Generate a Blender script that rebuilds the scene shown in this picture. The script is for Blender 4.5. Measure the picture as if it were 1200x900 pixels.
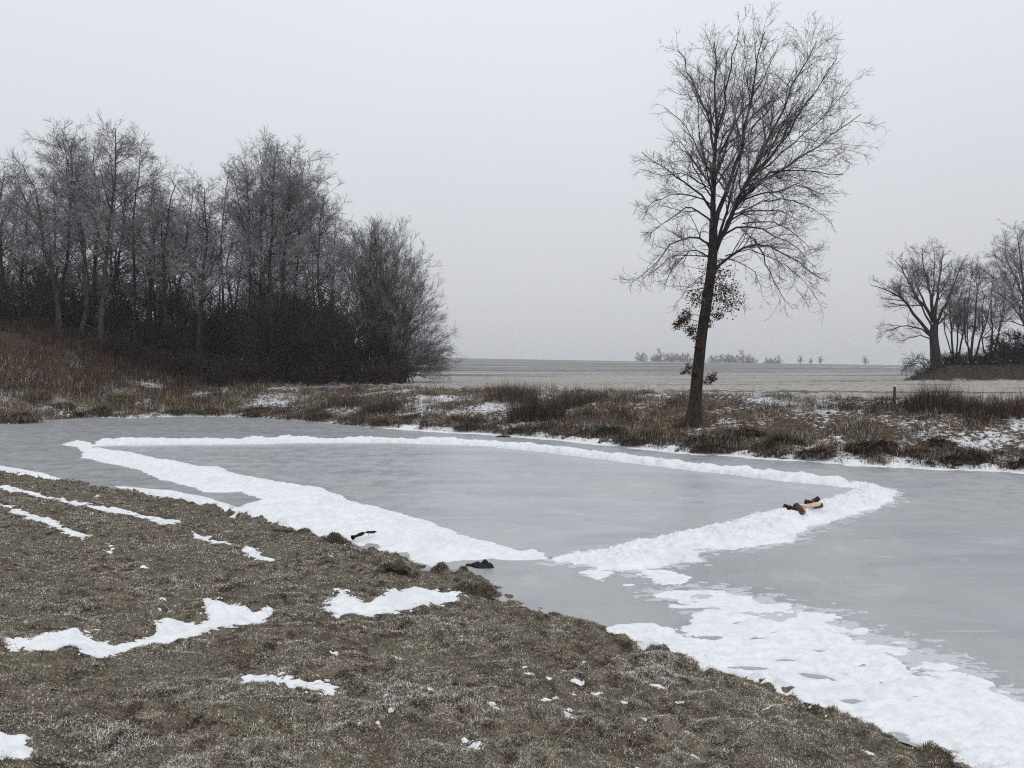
import bpy, math
import numpy as np
R = math.radians
for o in list(bpy.data.objects): bpy.data.objects.remove(o)
scene = bpy.context.scene
COL = scene.collection
rng = np.random.default_rng(11)

# ------------------------------------------------------------ camera, sky, sun, exposure
F, EYE = 850.0, 2.6                       # focal length in photo pixels (1200 wide), eye height over the ice
PITCH = math.atan(20 / F)
cd = bpy.data.cameras.new('camera'); cam = bpy.data.objects.new('camera', cd); COL.objects.link(cam)
cam.location = (0, 0, EYE); cam.rotation_euler = (R(90) - PITCH, 0, 0)
cd.sensor_width = 36; cd.lens = 36 * F / 1200; cd.clip_start = 0.05; cd.clip_end = 6000
scene.camera = cam

SUN_EL, SUN_AZ = R(48), R(150)
world = bpy.data.worlds.new('World'); scene.world = world; world.use_nodes = True
nt = world.node_tree; nt.nodes.clear()
def wn(t, **k):
    n = nt.nodes.new(t)
    for a, b in k.items(): setattr(n, a, b)
    return n
sky = wn('ShaderNodeTexSky', sky_type='NISHITA', sun_disc=False, sun_elevation=SUN_EL, sun_rotation=SUN_AZ)
sky.air_density = 1.0; sky.dust_density = 6.0
hsv = wn('ShaderNodeHueSaturation'); hsv.inputs['Saturation'].default_value = 0.25
tc = wn('ShaderNodeTexCoord'); sx = wn('ShaderNodeSeparateXYZ')
ramp = wn('ShaderNodeValToRGB')                                       # overcast: paler overhead, greyer at the horizon
cr = ramp.color_ramp; cr.interpolation = 'B_SPLINE'
for p, c in ((0.0, (.505, .515, .54)), (0.12, (.55, .562, .592)), (0.35, (.66, .685, .725)), (0.6, (.74, .765, .81)), (1.0, (.88, .90, .94))):
    if p in (0.0, 1.0): e = cr.elements[0 if p == 0 else -1]
    else: e = cr.elements.new(p)
    e.position = p; e.color = (*c, 1)
cn = wn('ShaderNodeTexNoise'); cn.inputs['Scale'].default_value = 1.6; cn.inputs['Detail'].default_value = 3
cm = wn('ShaderNodeMapRange'); cm.inputs['From Min'].default_value = .3; cm.inputs['From Max'].default_value = .7
cm.inputs['To Min'].default_value = .975; cm.inputs['To Max'].default_value = 1.025
gain = wn('ShaderNodeVectorMath', operation='SCALE')
m10 = wn('ShaderNodeVectorMath', operation='SCALE'); m10.inputs['Scale'].default_value = 10.0
mix = wn('ShaderNodeMix', data_type='RGBA'); mix.inputs['Factor'].default_value = 0.93
bg = wn('ShaderNodeBackground'); bg.inputs['Strength'].default_value = 0.1
wo = wn('ShaderNodeOutputWorld'); L = nt.links.new
L(sky.outputs[0], hsv.inputs['Color']); L(tc.outputs['Generated'], sx.inputs[0]); L(sx.outputs['Z'], ramp.inputs[0])
L(tc.outputs['Generated'], cn.inputs['Vector']); L(cn.outputs['Fac'], cm.inputs[0])
L(ramp.outputs[0], gain.inputs[0]); L(cm.outputs[0], gain.inputs['Scale']); L(gain.outputs[0], m10.inputs[0])
L(hsv.outputs[0], mix.inputs['A']); L(m10.outputs[0], mix.inputs['B']); L(mix.outputs['Result'], bg.inputs['Color']); L(bg.outputs[0], wo.inputs['Surface'])

sl = bpy.data.lights.new('sun', 'SUN'); sun = bpy.data.objects.new('sun', sl); COL.objects.link(sun)
sl.energy = 0.5; sl.angle = R(40); sl.color = (1, .975, .94)
sun.rotation_euler = (R(90) - SUN_EL, 0, math.pi - SUN_AZ)
sun.location = (0, 0, 30)
scene.view_settings.view_transform = 'Standard'; scene.view_settings.look = 'None'
scene.view_settings.exposure = 0.27; scene.view_settings.gamma = 1.0; scene.view_settings.use_curve_mapping = False
cy = scene.cycles
cy.max_bounces = 4; cy.diffuse_bounces = 2; cy.glossy_bounces = 2; cy.transmission_bounces = 2; cy.volume_bounces = 1
cy.transparent_max_bounces = 4
scene.cycles.use_denoising = False; scene.cycles.use_adaptive_sampling = False; scene.cycles.pixel_filter_type = 'BLACKMAN_HARRIS'; scene.cycles.filter_width = 1.15

# ------------------------------------------------------------ helpers
FWD = np.array([0, math.cos(PITCH), -math.sin(PITCH)]); UP = np.array([0, math.sin(PITCH), math.cos(PITCH)])
def ray(u, v): return FWD + (u - 600) / F * np.array([1., 0, 0]) - (v - 450) / F * UP
def G(u, v, z=0.0):                       # point of the plane at height z under photo pixel u, v
    d = ray(u, v); t = (z - EYE) / d[2]; return np.array([d[0] * t, d[1] * t])
def AT(u, v, Y):                          # point at depth Y
    d = ray(u, v); t = Y / d[1]; return np.array([d[0] * t, Y, EYE + d[2] * t])
def sm(a, b, x):
    t = np.clip((x - a) / (b - a), 0, 1); return t * t * (3 - 2 * t)
def hsh(ix, iy, s):
    h = (ix.astype(np.int64) * 374761393 + iy.astype(np.int64) * 668265263 + s * 1442695041) & 0xffffffff
    h = ((h ^ (h >> 13)) * 1274126177) & 0xffffffff
    return ((h ^ (h >> 16)) & 0xffff) / 65535.0
def vn(x, y, s=0):
    ix, iy = np.floor(x), np.floor(y); fx, fy = x - ix, y - iy
    fx = fx * fx * (3 - 2 * fx); fy = fy * fy * (3 - 2 * fy)
    a, b, c, d = hsh(ix, iy, s), hsh(ix + 1, iy, s), hsh(ix, iy + 1, s), hsh(ix + 1, iy + 1, s)
    return (a + (b - a) * fx) * (1 - fy) + (c + (d - c) * fx) * fy
def fbm(x, y, sc, oct=3, s=0):            # roughly -1..1
    t = 0; a = 1.0; n = 0
    for k in range(oct):
        t = t + a * (vn(x / sc + 17.3 * k, y / sc - 9.1 * k, s + k) * 2 - 1); n += a; a *= .55; sc *= .47
    return t / n * 1.5
def sdf(px, py, poly):                    # > 0 inside
    px = np.asarray(px, float); py = np.asarray(py, float)
    best = np.full(px.shape, 1e18); ins = np.zeros(px.shape, bool); n = len(poly)
    for i in range(n):
        ax, ay = poly[i]; bx, by = poly[(i + 1) % n]; ex, ey = bx - ax, by - ay
        t = np.clip(((px - ax) * ex + (py - ay) * ey) / (ex * ex + ey * ey + 1e-12), 0, 1)
        best = np.minimum(best, (px - ax - t * ex) ** 2 + (py - ay - t * ey) ** 2)
        if ey != 0:
            c = ((ay > py) != (by > py)) & (px < ex * (py - ay) / ey + ax); ins ^= c
    d = np.sqrt(best); return np.where(ins, d, -d)

def mesh_obj(name, V, faces, mat, parent=None, smooth=True, colors=None, loc=None):
    """faces: list of arrays (n,3) / (n,4)"""
    me = bpy.data.meshes.new(name)
    V = np.asarray(V, np.float32); fl = [np.asarray(f, np.int32) for f in faces if len(f)]
    loops = np.concatenate([f.ravel() for f in fl]); tot = np.concatenate([np.full(len(f), f.shape[1], np.int32) for f in fl])
    st = np.concatenate([[0], np.cumsum(tot)[:-1]]).astype(np.int32)
    me.vertices.add(len(V)); me.vertices.foreach_set('co', V.ravel())
    me.loops.add(len(loops)); me.loops.foreach_set('vertex_index', loops)
    me.polygons.add(len(tot)); me.polygons.foreach_set('loop_start', st)
    if colors is not None:
        a = me.color_attributes.new('tint', 'FLOAT_COLOR', 'POINT')
        c = np.ones((len(V), 4), np.float32); c[:, :colors.shape[1]] = colors; a.data.foreach_set('color', c.ravel())
    me.update(calc_edges=True); me.validate()
    if smooth: me.polygons.foreach_set('use_smooth', np.ones(len(me.polygons), bool))
    me.materials.append(mat)
    o = bpy.data.objects.new(name, me); COL.objects.link(o)
    if parent is not None: o.parent = parent
    if loc is not None: o.location = loc
    return o
def tag(o, label, cat, group=None, kind=None):
    o['label'] = label; o['category'] = cat
    if group: o['group'] = group
    if kind: o['kind'] = kind
    return o
def empty(name, loc, label, cat, group=None, rz=0):
    o = bpy.data.objects.new(name, None); COL.objects.link(o); o.location = loc; o.rotation_euler = (0, 0, rz)
    o.empty_display_size = .2; return tag(o, label, cat, group)
def copy_tree(root):
    r = root.copy(); COL.objects.link(r)
    for ch in list(root.children):
        c = ch.copy(); COL.objects.link(c); c.parent = r
    return r

class NT:                                  # tiny node helper
    def __init__(s, name, rough=.9, spec=.3):
        s.m = bpy.data.materials.new(name); s.m.use_nodes = True; s.t = s.m.node_tree
        s.b = s.t.nodes['Principled BSDF']; s.b.inputs['Roughness'].default_value = rough
        s.b.inputs['Specular IOR Level'].default_value = spec; s._p = None
    def n(s, t, **k):
        n = s.t.nodes.new(t)
        for a, b in k.items(): setattr(n, a, b)
        return n
    def l(s, a, b): s.t.links.new(a, b)
    def pos(s):
        if s._p is None: s._p = s.n('ShaderNodeNewGeometry').outputs['Position']
        return s._p
    def objpos(s): return s.n('ShaderNodeTexCoord').outputs['Object']
    def scaled(s, v, sc):
        m = s.n('ShaderNodeVectorMath', operation='MULTIPLY'); s.l(v, m.inputs[0]); m.inputs[1].default_value = sc; return m.outputs[0]
    def noise(s, v, sc, det=3, rough=.55, dist=0):
        n = s.n('ShaderNodeTexNoise'); s.l(v, n.inputs['Vector']); n.inputs['Scale'].default_value = sc
        n.inputs['Detail'].default_value = det; n.inputs['Roughness'].default_value = rough; n.inputs['Distortion'].default_value = dist
        return n.outputs['Fac']
    def rng(s, v, a, b, c=0, d=1):
        n = s.n('ShaderNodeMapRange', interpolation_type='SMOOTHSTEP'); s.l(v, n.inputs[0])
        for i, x in enumerate((a, b, c, d)): n.inputs[i + 1].default_value = x
        return n.outputs[0]
    def math(s, op, a, b=None):
        n = s.n('ShaderNodeMath', operation=op)
        for i, x in enumerate((a, b)):
            if x is None: continue
            if isinstance(x, (int, float)): n.inputs[i].default_value = x
            else: s.l(x, n.inputs[i])
        return n.outputs[0]
    def mix(s, f, a, b, blend='MIX'):
        n = s.n('ShaderNodeMix', data_type='RGBA', blend_type=blend)
        for i, x in ((('Factor'), f), ('A', a), ('B', b)):
            if isinstance(x, (int, float)): n.inputs[i].default_value = x
            elif isinstance(x, tuple): n.inputs[i].default_value = (*x, 1)
            else: s.l(x, n.inputs[i])
        return n.outputs['Result']
    def col(s, c): s.l(c, s.b.inputs['Base Color'])
    def bump(s, h, st, dist):
        n = s.n('ShaderNodeBump'); n.inputs['Strength'].default_value = st; n.inputs['Distance'].default_value = dist
        s.l(h, n.inputs['Height']); s.l(n.outputs[0], s.b.inputs['Normal'])
def two_tone(name, a, b, sc, rough=.9, stretch=(1, 1, 1), lo=.35, hi=.65, bump=0, bd=.01, spec=.2):
    t = NT(name, rough, spec); v = t.scaled(t.objpos(), stretch); n = t.noise(v, sc, 5, .6)
    t.col(t.mix(t.rng(n, lo, hi), a, b))
    if bump: t.bump(n, bump, bd)
    return t.m
def attr_mat(name, rough=.9, spec=.15, var=.25):
    t = NT(name, rough, spec); a = t.n('ShaderNodeVertexColor', layer_name='tint').outputs[0]
    n = t.noise(t.pos(), 9.0, 3); g = t.rng(n, .3, .7, 1 - var, 1 + var)
    sc = t.n('ShaderNodeVectorMath', operation='SCALE'); t.l(a, sc.inputs[0]); t.l(g, sc.inputs['Scale'])
    t.col(sc.outputs[0]); return t.m

# ------------------------------------------------------------ pond outline and land form
NEAR_PX = [(0, 550), (60, 560), (130, 572), (200, 583), (250, 592), (290, 600), (330, 611), (380, 622), (410, 629), (440, 640), (470, 652), (500, 664), (530, 670),
           (556, 678), (580, 690), (610, 702), (640, 712), (700, 737), (740, 746), (790, 757), (850, 780), (900, 799), (960, 821), (1020, 842), (1080, 860), (1160, 893)]
FAR_PX = [(0, 497), (40, 496), (60, 492), (110, 489), (150, 490), (220, 488), (300, 489), (370, 495), (430, 500), (500, 505), (560, 508), (650, 515), (720, 522),
          (800, 531), (850, 533), (900, 538), (950, 540), (1000, 545), (1060, 547), (1100, 550), (1150, 551), (1200, 554)]
near = [tuple(G(*p)) for p in NEAR_PX]; far = [tuple(G(*p)) for p in FAR_PX]
POND = [(-27, 27.0), (-18, 21.5)] + near + [(3.6, 4.25), (5.2, 3.2), (9, 2.2), (15, 3), (21, 7.5), (24, 12)] + [(20, 15.2), (16, 17)] + far[::-1] + [(-30, 33), (-31, 29)]
POND = np.array(POND)
def is_near(x, y): return y < 29 - 0.37 * (x + 28)
def mound_left(x, y): return 3.3 * sm(-18.5, -31, x + .6 * fbm(x, y, 3, 2, 5)) * sm(34.0, 43, y) * (1 - sm(62, 85, y))
def mound_right(x, y): return 1.35 * sm(30.2, 34.4, x - (y - 57) * .62 + .7 * fbm(x, y, 2.5, 2, 8)) * sm(55, 60, y) * (1 - sm(74, 84, y))
def H(x, y, micro=True):
    x = np.asarray(x, float); y = np.asarray(y, float)
    d = -sdf(x, y, POND)
    nr = is_near(x, y); d = d + np.where(nr, .13 * fbm(x, y, .8, 2, 11) + .07 * fbm(x, y, .22, 2, 13), 0) * (np.abs(d) < 3); dp = np.maximum(d, 0)
    hn = .03 * sm(0, .2, dp) + .088 * dp + .30 * sm(3.0, 8, dp)
    far_top = 1.35
    hf = .10 * sm(0, .3, dp) + (far_top - .1) * sm(-2.0, 8.5, dp) - (far_top - .1) * sm(-2.0, 8.5, 0.0)
    hf = hf * 1.12
    crest = np.clip(7.4 - .0185 * (x + 28), 2.6, 9.0)
    fld = (crest - far_top) * sm(40, 430, y) * .93 + (crest - far_top) * .07 * sm(60, 120, y)
    fld = fld * (y > 0) - 5.0 * sm(430, 620, y)
    hf = hf + fld + mound_left(x, y) * sm(0, 6, dp) + mound_right(x, y)
    h = np.where(nr, hn, hf)
    h = np.where(d < 0, -.35 * sm(0, .5, -d), h)
    if micro:
        edge = sm(-.15, .25, d)
        m_n = .030 * fbm(x, y, .55, 3, 21) + .030 * fbm(x, y, .15, 2, 31) * (1 + 1.4 * (1 - sm(.1, 1.0, dp))) + .03 * np.maximum(0, fbm(x, y, .33, 2, 44)) * (1 - sm(.2, 1.2, dp))
        m_f = (.10 * fbm(x, y, 1.1, 3, 51) + .05 * fbm(x, y, .35, 2, 61)) * sm(0, .8, dp) * (1 - .75 * sm(12, 20, dp)) + .02 * fbm(x, y, .3, 2, 63)
        h = h + np.where(nr, m_n, m_f) * edge * np.where(y < 160, 1, 0)
    return h
def ON(u, v):                              # terrain point seen at a photo pixel
    z = 0.0; lo = None
    d = ray(u, v); ts = np.geomspace(2.0, 500, 900); xs = d[0] * ts; ys = d[1] * ts; zs = EYE + d[2] * ts
    below = zs < np.maximum(H(xs, ys, False), 0)
    if not below.any(): return np.array([xs[-1], ys[-1], zs[-1]])
    i = int(np.argmax(below)); a, b = ts[max(i - 1, 0)], ts[i]
    for _ in range(12):
        m = (a + b) / 2; x, y, zz = d[0] * m, d[1] * m, EYE + d[2] * m
        if zz < max(float(H(x, y, False)), 0): b = m
        else: a = m
    return np.array([d[0] * b, d[1] * b, max(float(H(d[0] * b, d[1] * b)), 0)])

# ground: one sheet, finer where it is seen from close by
fa = np.linspace(R(-52), R(52), 1000); ra = np.linspace(R(52), R(308), 70)[1:-1]
ang = np.concatenate([fa, ra]); rad = np.concatenate([np.geomspace(1.0, 60, 470), np.geomspace(61, 1500, 130)])
A, RR = np.meshgrid(ang, rad); X = RR * np.sin(A); Y = RR * np.cos(A)
def Hc(x, y, micro=True):
    out = np.empty(x.size); xf, yf = x.ravel(), y.ravel()
    for i in range(0, x.size, 60000): out[i:i + 60000] = H(xf[i:i + 60000], yf[i:i + 60000], micro)
    return out.reshape(x.shape)
Z = Hc(X, Y)
nr_, na_ = X.shape
V = np.stack([X, Y, Z], -1).reshape(-1, 3)
idx = np.arange(nr_ * na_).reshape(nr_, na_); jn = np.roll(idx, -1, 1)
quads = np.stack([idx[:-1], jn[:-1], jn[1:], idx[1:]], -1).reshape(-1, 4)[:, ::-1]
V = np.vstack([V, [[0, 0, float(H(0., 0.))]]]); c = len(V) - 1
fan = np.stack([np.full(na_, c), jn[0], idx[0]], -1)
dd = -np.concatenate([sdf(V[i:i + 60000, 0], V[i:i + 60000, 1], POND) for i in range(0, len(V), 60000)])
nearmask = is_near(V[:, 0], V[:, 1]).astype(float)
# tint: R near bank, G distance to the shore / 10, B mounds
tint = np.stack([nearmask, np.clip(dd / 10, 0, 1), np.clip(mound_left(V[:, 0], V[:, 1]) / 1.5, 0, 1) + np.clip(mound_right(V[:, 0], V[:, 1]) / .35, 0, 1)], -1)
t = NT('ground_soil_grass_frost', .95, .1)
at = t.n('ShaderNodeVertexColor', layer_name='tint').outputs[0]; sep = t.n('ShaderNodeSeparateColor'); t.l(at, sep.inputs[0])
p = t.pos(); sp = t.n('ShaderNodeSeparateXYZ'); t.l(p, sp.inputs[0])
n1 = t.noise(p, 1.6, 4); n2 = t.noise(p, 9, 4, .65); n3 = t.noise(p, 42, 3, .7); n4 = t.noise(p, .7, 3)
nb = t.mix(t.rng(n2, .35, .62), (.032, .025, .018), (.17, .14, .105))
nb = t.mix(t.rng(n1, .42, .65), nb, t.mix(t.rng(n3, .3, .6), (.06, .05, .033), (.16, .14, .105)))
nb = t.mix(t.math('MULTIPLY', t.rng(n3, .55, .72), t.rng(n4, .3, .6)), nb, (.27, .265, .25))
fb = t.mix(t.rng(n2, .35, .6), (.035, .025, .018), (.12, .088, .058))
ps = t.scaled(p, (1, 1, .5))
snown = t.math('ADD', t.math('MULTIPLY', t.noise(ps, .38, 3), .5), t.math('MULTIPLY', t.noise(ps, 6.5, 4, .7), .5))
shore = t.rng(sep.outputs['Green'], 0, .08, -.015, .012)
tx = t.math('MULTIPLY', t.rng(sp.outputs['X'], -1, 4), t.math('SUBTRACT', 1.0, t.rng(sp.outputs['X'], 7.5, 11))); shore = t.math('ADD', shore, t.math('MULTIPLY', tx, .045))
snf = t.rng(t.math('SUBTRACT', snown, shore), .475, .55)
fb = t.mix(t.math('MULTIPLY', snf, .92), fb, (.70, .72, .75))
fb = t.mix(t.rng(sep.outputs['Blue'], .1, .8), fb, t.mix(t.rng(n2, .4, .6), (.03, .022, .017), (.08, .056, .04)))
# meadow strip and ploughed field beyond the bank
rows = t.noise(t.scaled(p, (.006, .14, 0)), 1.0, 5, .75); rows2 = t.noise(t.scaled(p, (.004, .06, 0)), 1.0, 3)
mea = t.mix(t.rng(t.noise(p, 3.5, 5, .75), .32, .66), (.17, .155, .125), (.49, .478, .45))
mea = t.mix(t.rng(t.noise(t.scaled(p, (.05, .25, 1)), 1, 3), .55, .7), mea, (.13, .11, .085))
fldc = t.mix(t.rng(rows, .40, .58), (.11, .105, .095), (.40, .40, .395))
fldc = t.mix(t.rng(rows2, .45, .62), fldc, (.17, .165, .155))
fldc = t.mix(t.rng(t.noise(t.scaled(p, (.004, .10, 0)), 1.0, 2), .645, .68), fldc, (.66, .67, .69))
yy = t.math('ADD', sp.outputs['Y'], t.math('MULTIPLY', t.noise(p, .03, 2), 14))
far_ = t.mix(t.rng(yy, 86, 92), mea, fldc)
ydist = t.math('ADD', t.math('MULTIPLY', sep.outputs['Green'], 10), t.math('MULTIPLY', t.math('SUBTRACT', n4, .5), 4))
fb = t.mix(t.math('MULTIPLY', t.rng(ydist, 8.2, 9.6), t.math('SUBTRACT', 1.0, t.rng(sep.outputs['Blue'], .1, .6))), fb, far_)
t.col(t.mix(t.rng(sep.outputs['Red'], .45, .55), fb, nb))
t.bump(t.math('ADD', n2, t.math('MULTIPLY', n3, .6)), .7, .03)
ground = mesh_obj('ground', V, [quads, fan], t.m, colors=tint)
tag(ground, 'frosty brown banks, mounds and ploughed winter field around the pond', 'ground', kind='structure')

# ice
def ice_mat(name, gain):
    t = NT(name, .42, .9)
    p = t.pos()
    st = t.noise(t.scaled(p, (.22, 1.1, 1)), 1.0, 5, .65, .6); st2 = t.noise(t.scaled(p, (1, 1, 1)), .35, 3); fine = t.noise(p, 30, 4, .7); cl = t.noise(p, 2.2, 5, .7)
    ice = t.mix(t.rng(st, .32, .68), (.26, .28, .30), (.365, .385, .402))
    ice = t.mix(t.rng(st2, .4, .65), ice, (.34, .35, .358))
    ice = t.mix(t.math('MULTIPLY', t.rng(fine, .5, .75), t.rng(cl, .45, .6, .1, .7)), ice, (.56, .575, .59))
    vor = t.n('ShaderNodeTexVoronoi', feature='DISTANCE_TO_EDGE'); t.l(t.scaled(p, (1, .8, 1)), vor.inputs['Vector']); vor.inputs['Scale'].default_value = .13
    rot1 = t.n('ShaderNodeMapping'); t.l(p, rot1.inputs[0]); rot1.inputs['Rotation'].default_value = (0, 0, .5); rot1.inputs['Scale'].default_value = (.5, 9, 1)
    rot2 = t.n('ShaderNodeMapping'); t.l(p, rot2.inputs[0]); rot2.inputs['Rotation'].default_value = (0, 0, -.75); rot2.inputs['Scale'].default_value = (.6, 11, 1)
    sc1 = t.rng(t.noise(rot1.outputs[0], 1.0, 3, .7, .4), .66, .72); sc2 = t.rng(t.noise(rot2.outputs[0], 1.0, 3, .7, .4), .66, .72)
    ice = t.mix(t.math('MULTIPLY', t.math('MAXIMUM', sc1, sc2), t.rng(st2, .35, .6, .3, .8)), ice, (.56, .58, .60))
    blot = t.noise(p, .9, 6, .72, .5); ice = t.mix(t.rng(blot, .52, .70, 0, .55), ice, (.47, .485, .50)); ice = t.mix(t.rng(blot, .28, .42, .5, 0), ice, (.215, .23, .245))
    crk = t.rng(vor.outputs['Distance'], 0, .006, .0, 0.0)
    ice = t.mix(crk, ice, (.6, .62, .64))
    ice = t.mix(1.0, ice, gain, 'MULTIPLY')
    t.col(ice); t.l(t.rng(cl, .3, .7, .26, .48), t.b.inputs['Roughness'])
    t.bump(t.math('ADD', t.math('MULTIPLY', fine, .35), cl), .25, .006)
    return t.m
ctr = POND.mean(0)
import mathutils
from mathutils.geometry import tessellate_polygon
# outline grown by 0.35 m so that it runs under the shore
def grow(P, e):
    out = []; n = len(P); area = sum(P[i][0] * P[(i + 1) % n][1] - P[(i + 1) % n][0] * P[i][1] for i in range(n))
    s = 1 if area > 0 else -1
    for i in range(n):
        a, b = P[i - 1], P[(i + 1) % n]; dx, dy = b[0] - a[0], b[1] - a[1]; l = math.hypot(dx, dy)
        out.append((P[i][0] + s * dy / l * e, P[i][1] - s * dx / l * e))
    return out
PG = grow([tuple(q) for q in POND], .22)
tris = tessellate_polygon([[mathutils.Vector((a, b, 0)) for a, b in PG]])
tr = np.array(tris); v3 = np.array([(a, b, 0) for a, b in PG])
nz = np.cross(v3[tr[:, 1]] - v3[tr[:, 0]], v3[tr[:, 2]] - v3[tr[:, 0]])[:, 2]; tr[nz < 0] = tr[nz < 0][:, ::-1]
tag(mesh_obj('ice', v3, [tr], ice_mat('ice', (.92, .915, .91)), smooth=False), 'grey blue frozen surface of the pond', 'ice', kind='structure')
RINK = [G(*q) for q in [(98, 524), (106, 519), (200, 519.5), (340, 518), (530, 518.5), (635, 527), (735, 539), (822, 547), (879, 555), (1000, 570), (985, 582), (920, 603), (827, 626), (733, 645), (652, 654), (592, 648), (504, 622), (427, 600), (372, 580), (254, 556), (152, 538), (110, 530)]]
rv = np.array([(q[0], q[1], .004) for q in RINK]); rt = np.array(tessellate_polygon([[mathutils.Vector((q[0], q[1], 0)) for q in RINK]]))
nz = np.cross(rv[rt[:, 1]] - rv[rt[:, 0]], rv[rt[:, 2]] - rv[rt[:, 0]])[:, 2]; rt[nz < 0] = rt[nz < 0][:, ::-1]
tag(mesh_obj('rink_ice', rv, [rt], ice_mat('ice_cleared', (1.08, 1.09, 1.09)), smooth=False), 'smoother blue grey ice of the cleared rink', 'ice', kind='structure')

# ------------------------------------------------------------ snow
def snow_mat(name, dirty=0.0):
    t = NT(name, .75, .25); p = t.pos()
    n = t.noise(p, 7, 4, .65); f = t.noise(p, 60, 3, .7)
    c = t.mix(t.rng(n, .35, .65), (.72, .742, .772), (.82, .832, .85)); c = t.mix(t.math('MULTIPLY', t.rng(t.noise(p, 1.3, 4, .6), .5, .7), .6), c, (.66, .685, .72))
    if dirty: c = t.mix(t.math('MULTIPLY', t.rng(t.noise(p, 26, 4, .75), .6, .72), dirty), c, (.36, .34, .30))
    t.col(c); t.bump(t.math('ADD', t.math('MULTIPLY', n, 1.0), t.math('MULTIPLY', f, .10)), .7, .035)
    t.b.inputs['Subsurface Weight'].default_value = 0
    return t.m
SNOW = snow_mat('snow'); SNOWD = snow_mat('snow_thin', .8)
SNOWPOLY = []
def snow(polys, thick, res, label, edge=.03, esc=.25, lump=.02, lsc=.3, width=.12, holes=(), mat=None, name='snow_patch', hole_noise=0, hsc=.35, off=0, pw=.7, cat='snow', steep=None):
    """polys in world coordinates; a lumpy sheet that thins to nothing at a ragged edge"""
    P = [np.array(q) for q in polys]; SNOWPOLY.extend(P)
    al = np.vstack(P); x0, y0 = al.min(0) - .3; x1, y1 = al.max(0) + .3
    gx, gy = np.meshgrid(np.arange(x0, x1, res), np.arange(y0, y1, res))
    gx = gx + (hsh(np.arange(gx.size).reshape(gx.shape), gy * 0 + 1, 3) - .5) * res * .5
    s = np.full(gx.shape, -9.)
    for q in P:
        m = (gx > q[:, 0].min() - .4) & (gx < q[:, 0].max() + .4) & (gy > q[:, 1].min() - .4) & (gy < q[:, 1].max() + .4)
        s[m] = np.maximum(s[m], sdf(gx[m], gy[m], q))
    s = s + edge * fbm(gx, gy, esc, 4, 71) + .35 * edge * fbm(gx, gy, esc * .13, 2, 73) + hole_noise * fbm(gx * .7, gy * 1.3, hsc, 4, 91) - off
    tt = np.where(s > 0, np.clip(s / width, 0, 1) ** pw, np.clip(s / width, -1, 0) * .8)
    h = thick * tt + lump * (fbm(gx, gy, lsc, 4, 81)) * sm(0, width * 1.2, s) + .5 * lump * fbm(gx, gy, lsc * .27, 3, 83) * sm(0, width, s)
    if steep is not None: h = h * steep(gx, gy)
    for hx, hy, a, b, rot, dep in holes:
        c, sn = math.cos(rot), math.sin(rot); dx, dy = gx - hx, gy - hy
        q = ((dx * c + dy * sn) / a) ** 2 + ((-dx * sn + dy * c) / b) ** 2 + .35 * fbm(gx, gy, .09, 2, 95)
        h = h - dep * np.exp(-np.clip(q, 0, 20) ** 2)
    keepv = (s > -width * .8) & (h > -.025)
    base = np.maximum(0.0, Hc(gx, gy)) if keepv.any() else 0
    z = base + h + .002 - .006 * (s < 0)
    id_ = np.arange(gx.size).reshape(gx.shape)
    qd = np.stack([id_[:-1, :-1], id_[:-1, 1:], id_[1:, 1:], id_[1:, :-1]], -1).reshape(-1, 4)
    pos = (h > 0).ravel(); qd = qd[pos[qd].any(1)]
    used = np.unique(qd); remap = -np.ones(gx.size, int); remap[used] = np.arange(len(used))
    Vv = np.stack([gx, gy, z], -1).reshape(-1, 3)[used]
    o = mesh_obj(name, Vv, [remap[qd]], mat or SNOW)
    tag(o, label, cat, kind='stuff'); return o
def PX(pts, z=0.0): return [tuple(G(u, v, z)) for u, v in pts]
def PT(pts): return [tuple(ON(u, v)[:2]) for u, v in pts]

ridge_near = [(71, 521), (88, 517), (104, 518), (114, 522), (104, 526), (122, 526), (152, 530), (177, 536), (207, 541), (232, 547), (254, 547), (280, 556), (324, 565), (372, 571), (390, 578),
              (427, 591), (463, 601), (484, 606), (504, 613), (540, 625), (566, 634), (592, 640), (610, 645), (626, 643), (645, 650),
              (645, 657), (600, 657), (576, 654), (540, 656), (512, 658), (512, 664), (496, 660), (480, 654), (478, 648), (458, 648), (450, 651), (440, 644), (446, 638), (430, 636), (424, 640), (400, 640), (360, 630), (320, 614), (283, 604),
              (270, 597), (285, 592), (309, 586), (280, 577), (238, 577), (225, 570), (188, 562), (166, 551), (133, 544), (93, 536), (98, 530), (90, 524)]
snow([PX(ridge_near)], .085, .035, 'wide white snow bank along the near side of the cleared rink', edge=.09, esc=.5, lump=.045, lsc=.28, width=.45, name='snow_ridge', pw=.8)
ridge_far = [(108, 518), (200, 517), (300, 516.5), (340, 514), (380, 516), (450, 516), (530, 517), (560, 519.5), (585, 521), (635, 524), (660, 528), (710, 533), (735, 536), (760, 539.5), (797, 543), (822, 547.5), (860, 551), (879, 552), (937, 558),
             (996, 566), (1005, 571), (967, 569.5), (908, 564), (850, 556.5), (785, 549.5), (735, 543), (685, 537), (635, 530.5), (560, 523), (450, 519.5), (340, 520), (300, 521), (200, 522), (108, 523)]
snow([PX(ridge_far)], .13, .035, 'narrow low snow ridge along the far side of the cleared rink', edge=.07, esc=.6, lump=.055, lsc=.5, width=.15, off=.085, name='snow_ridge', pw=.6)
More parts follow.
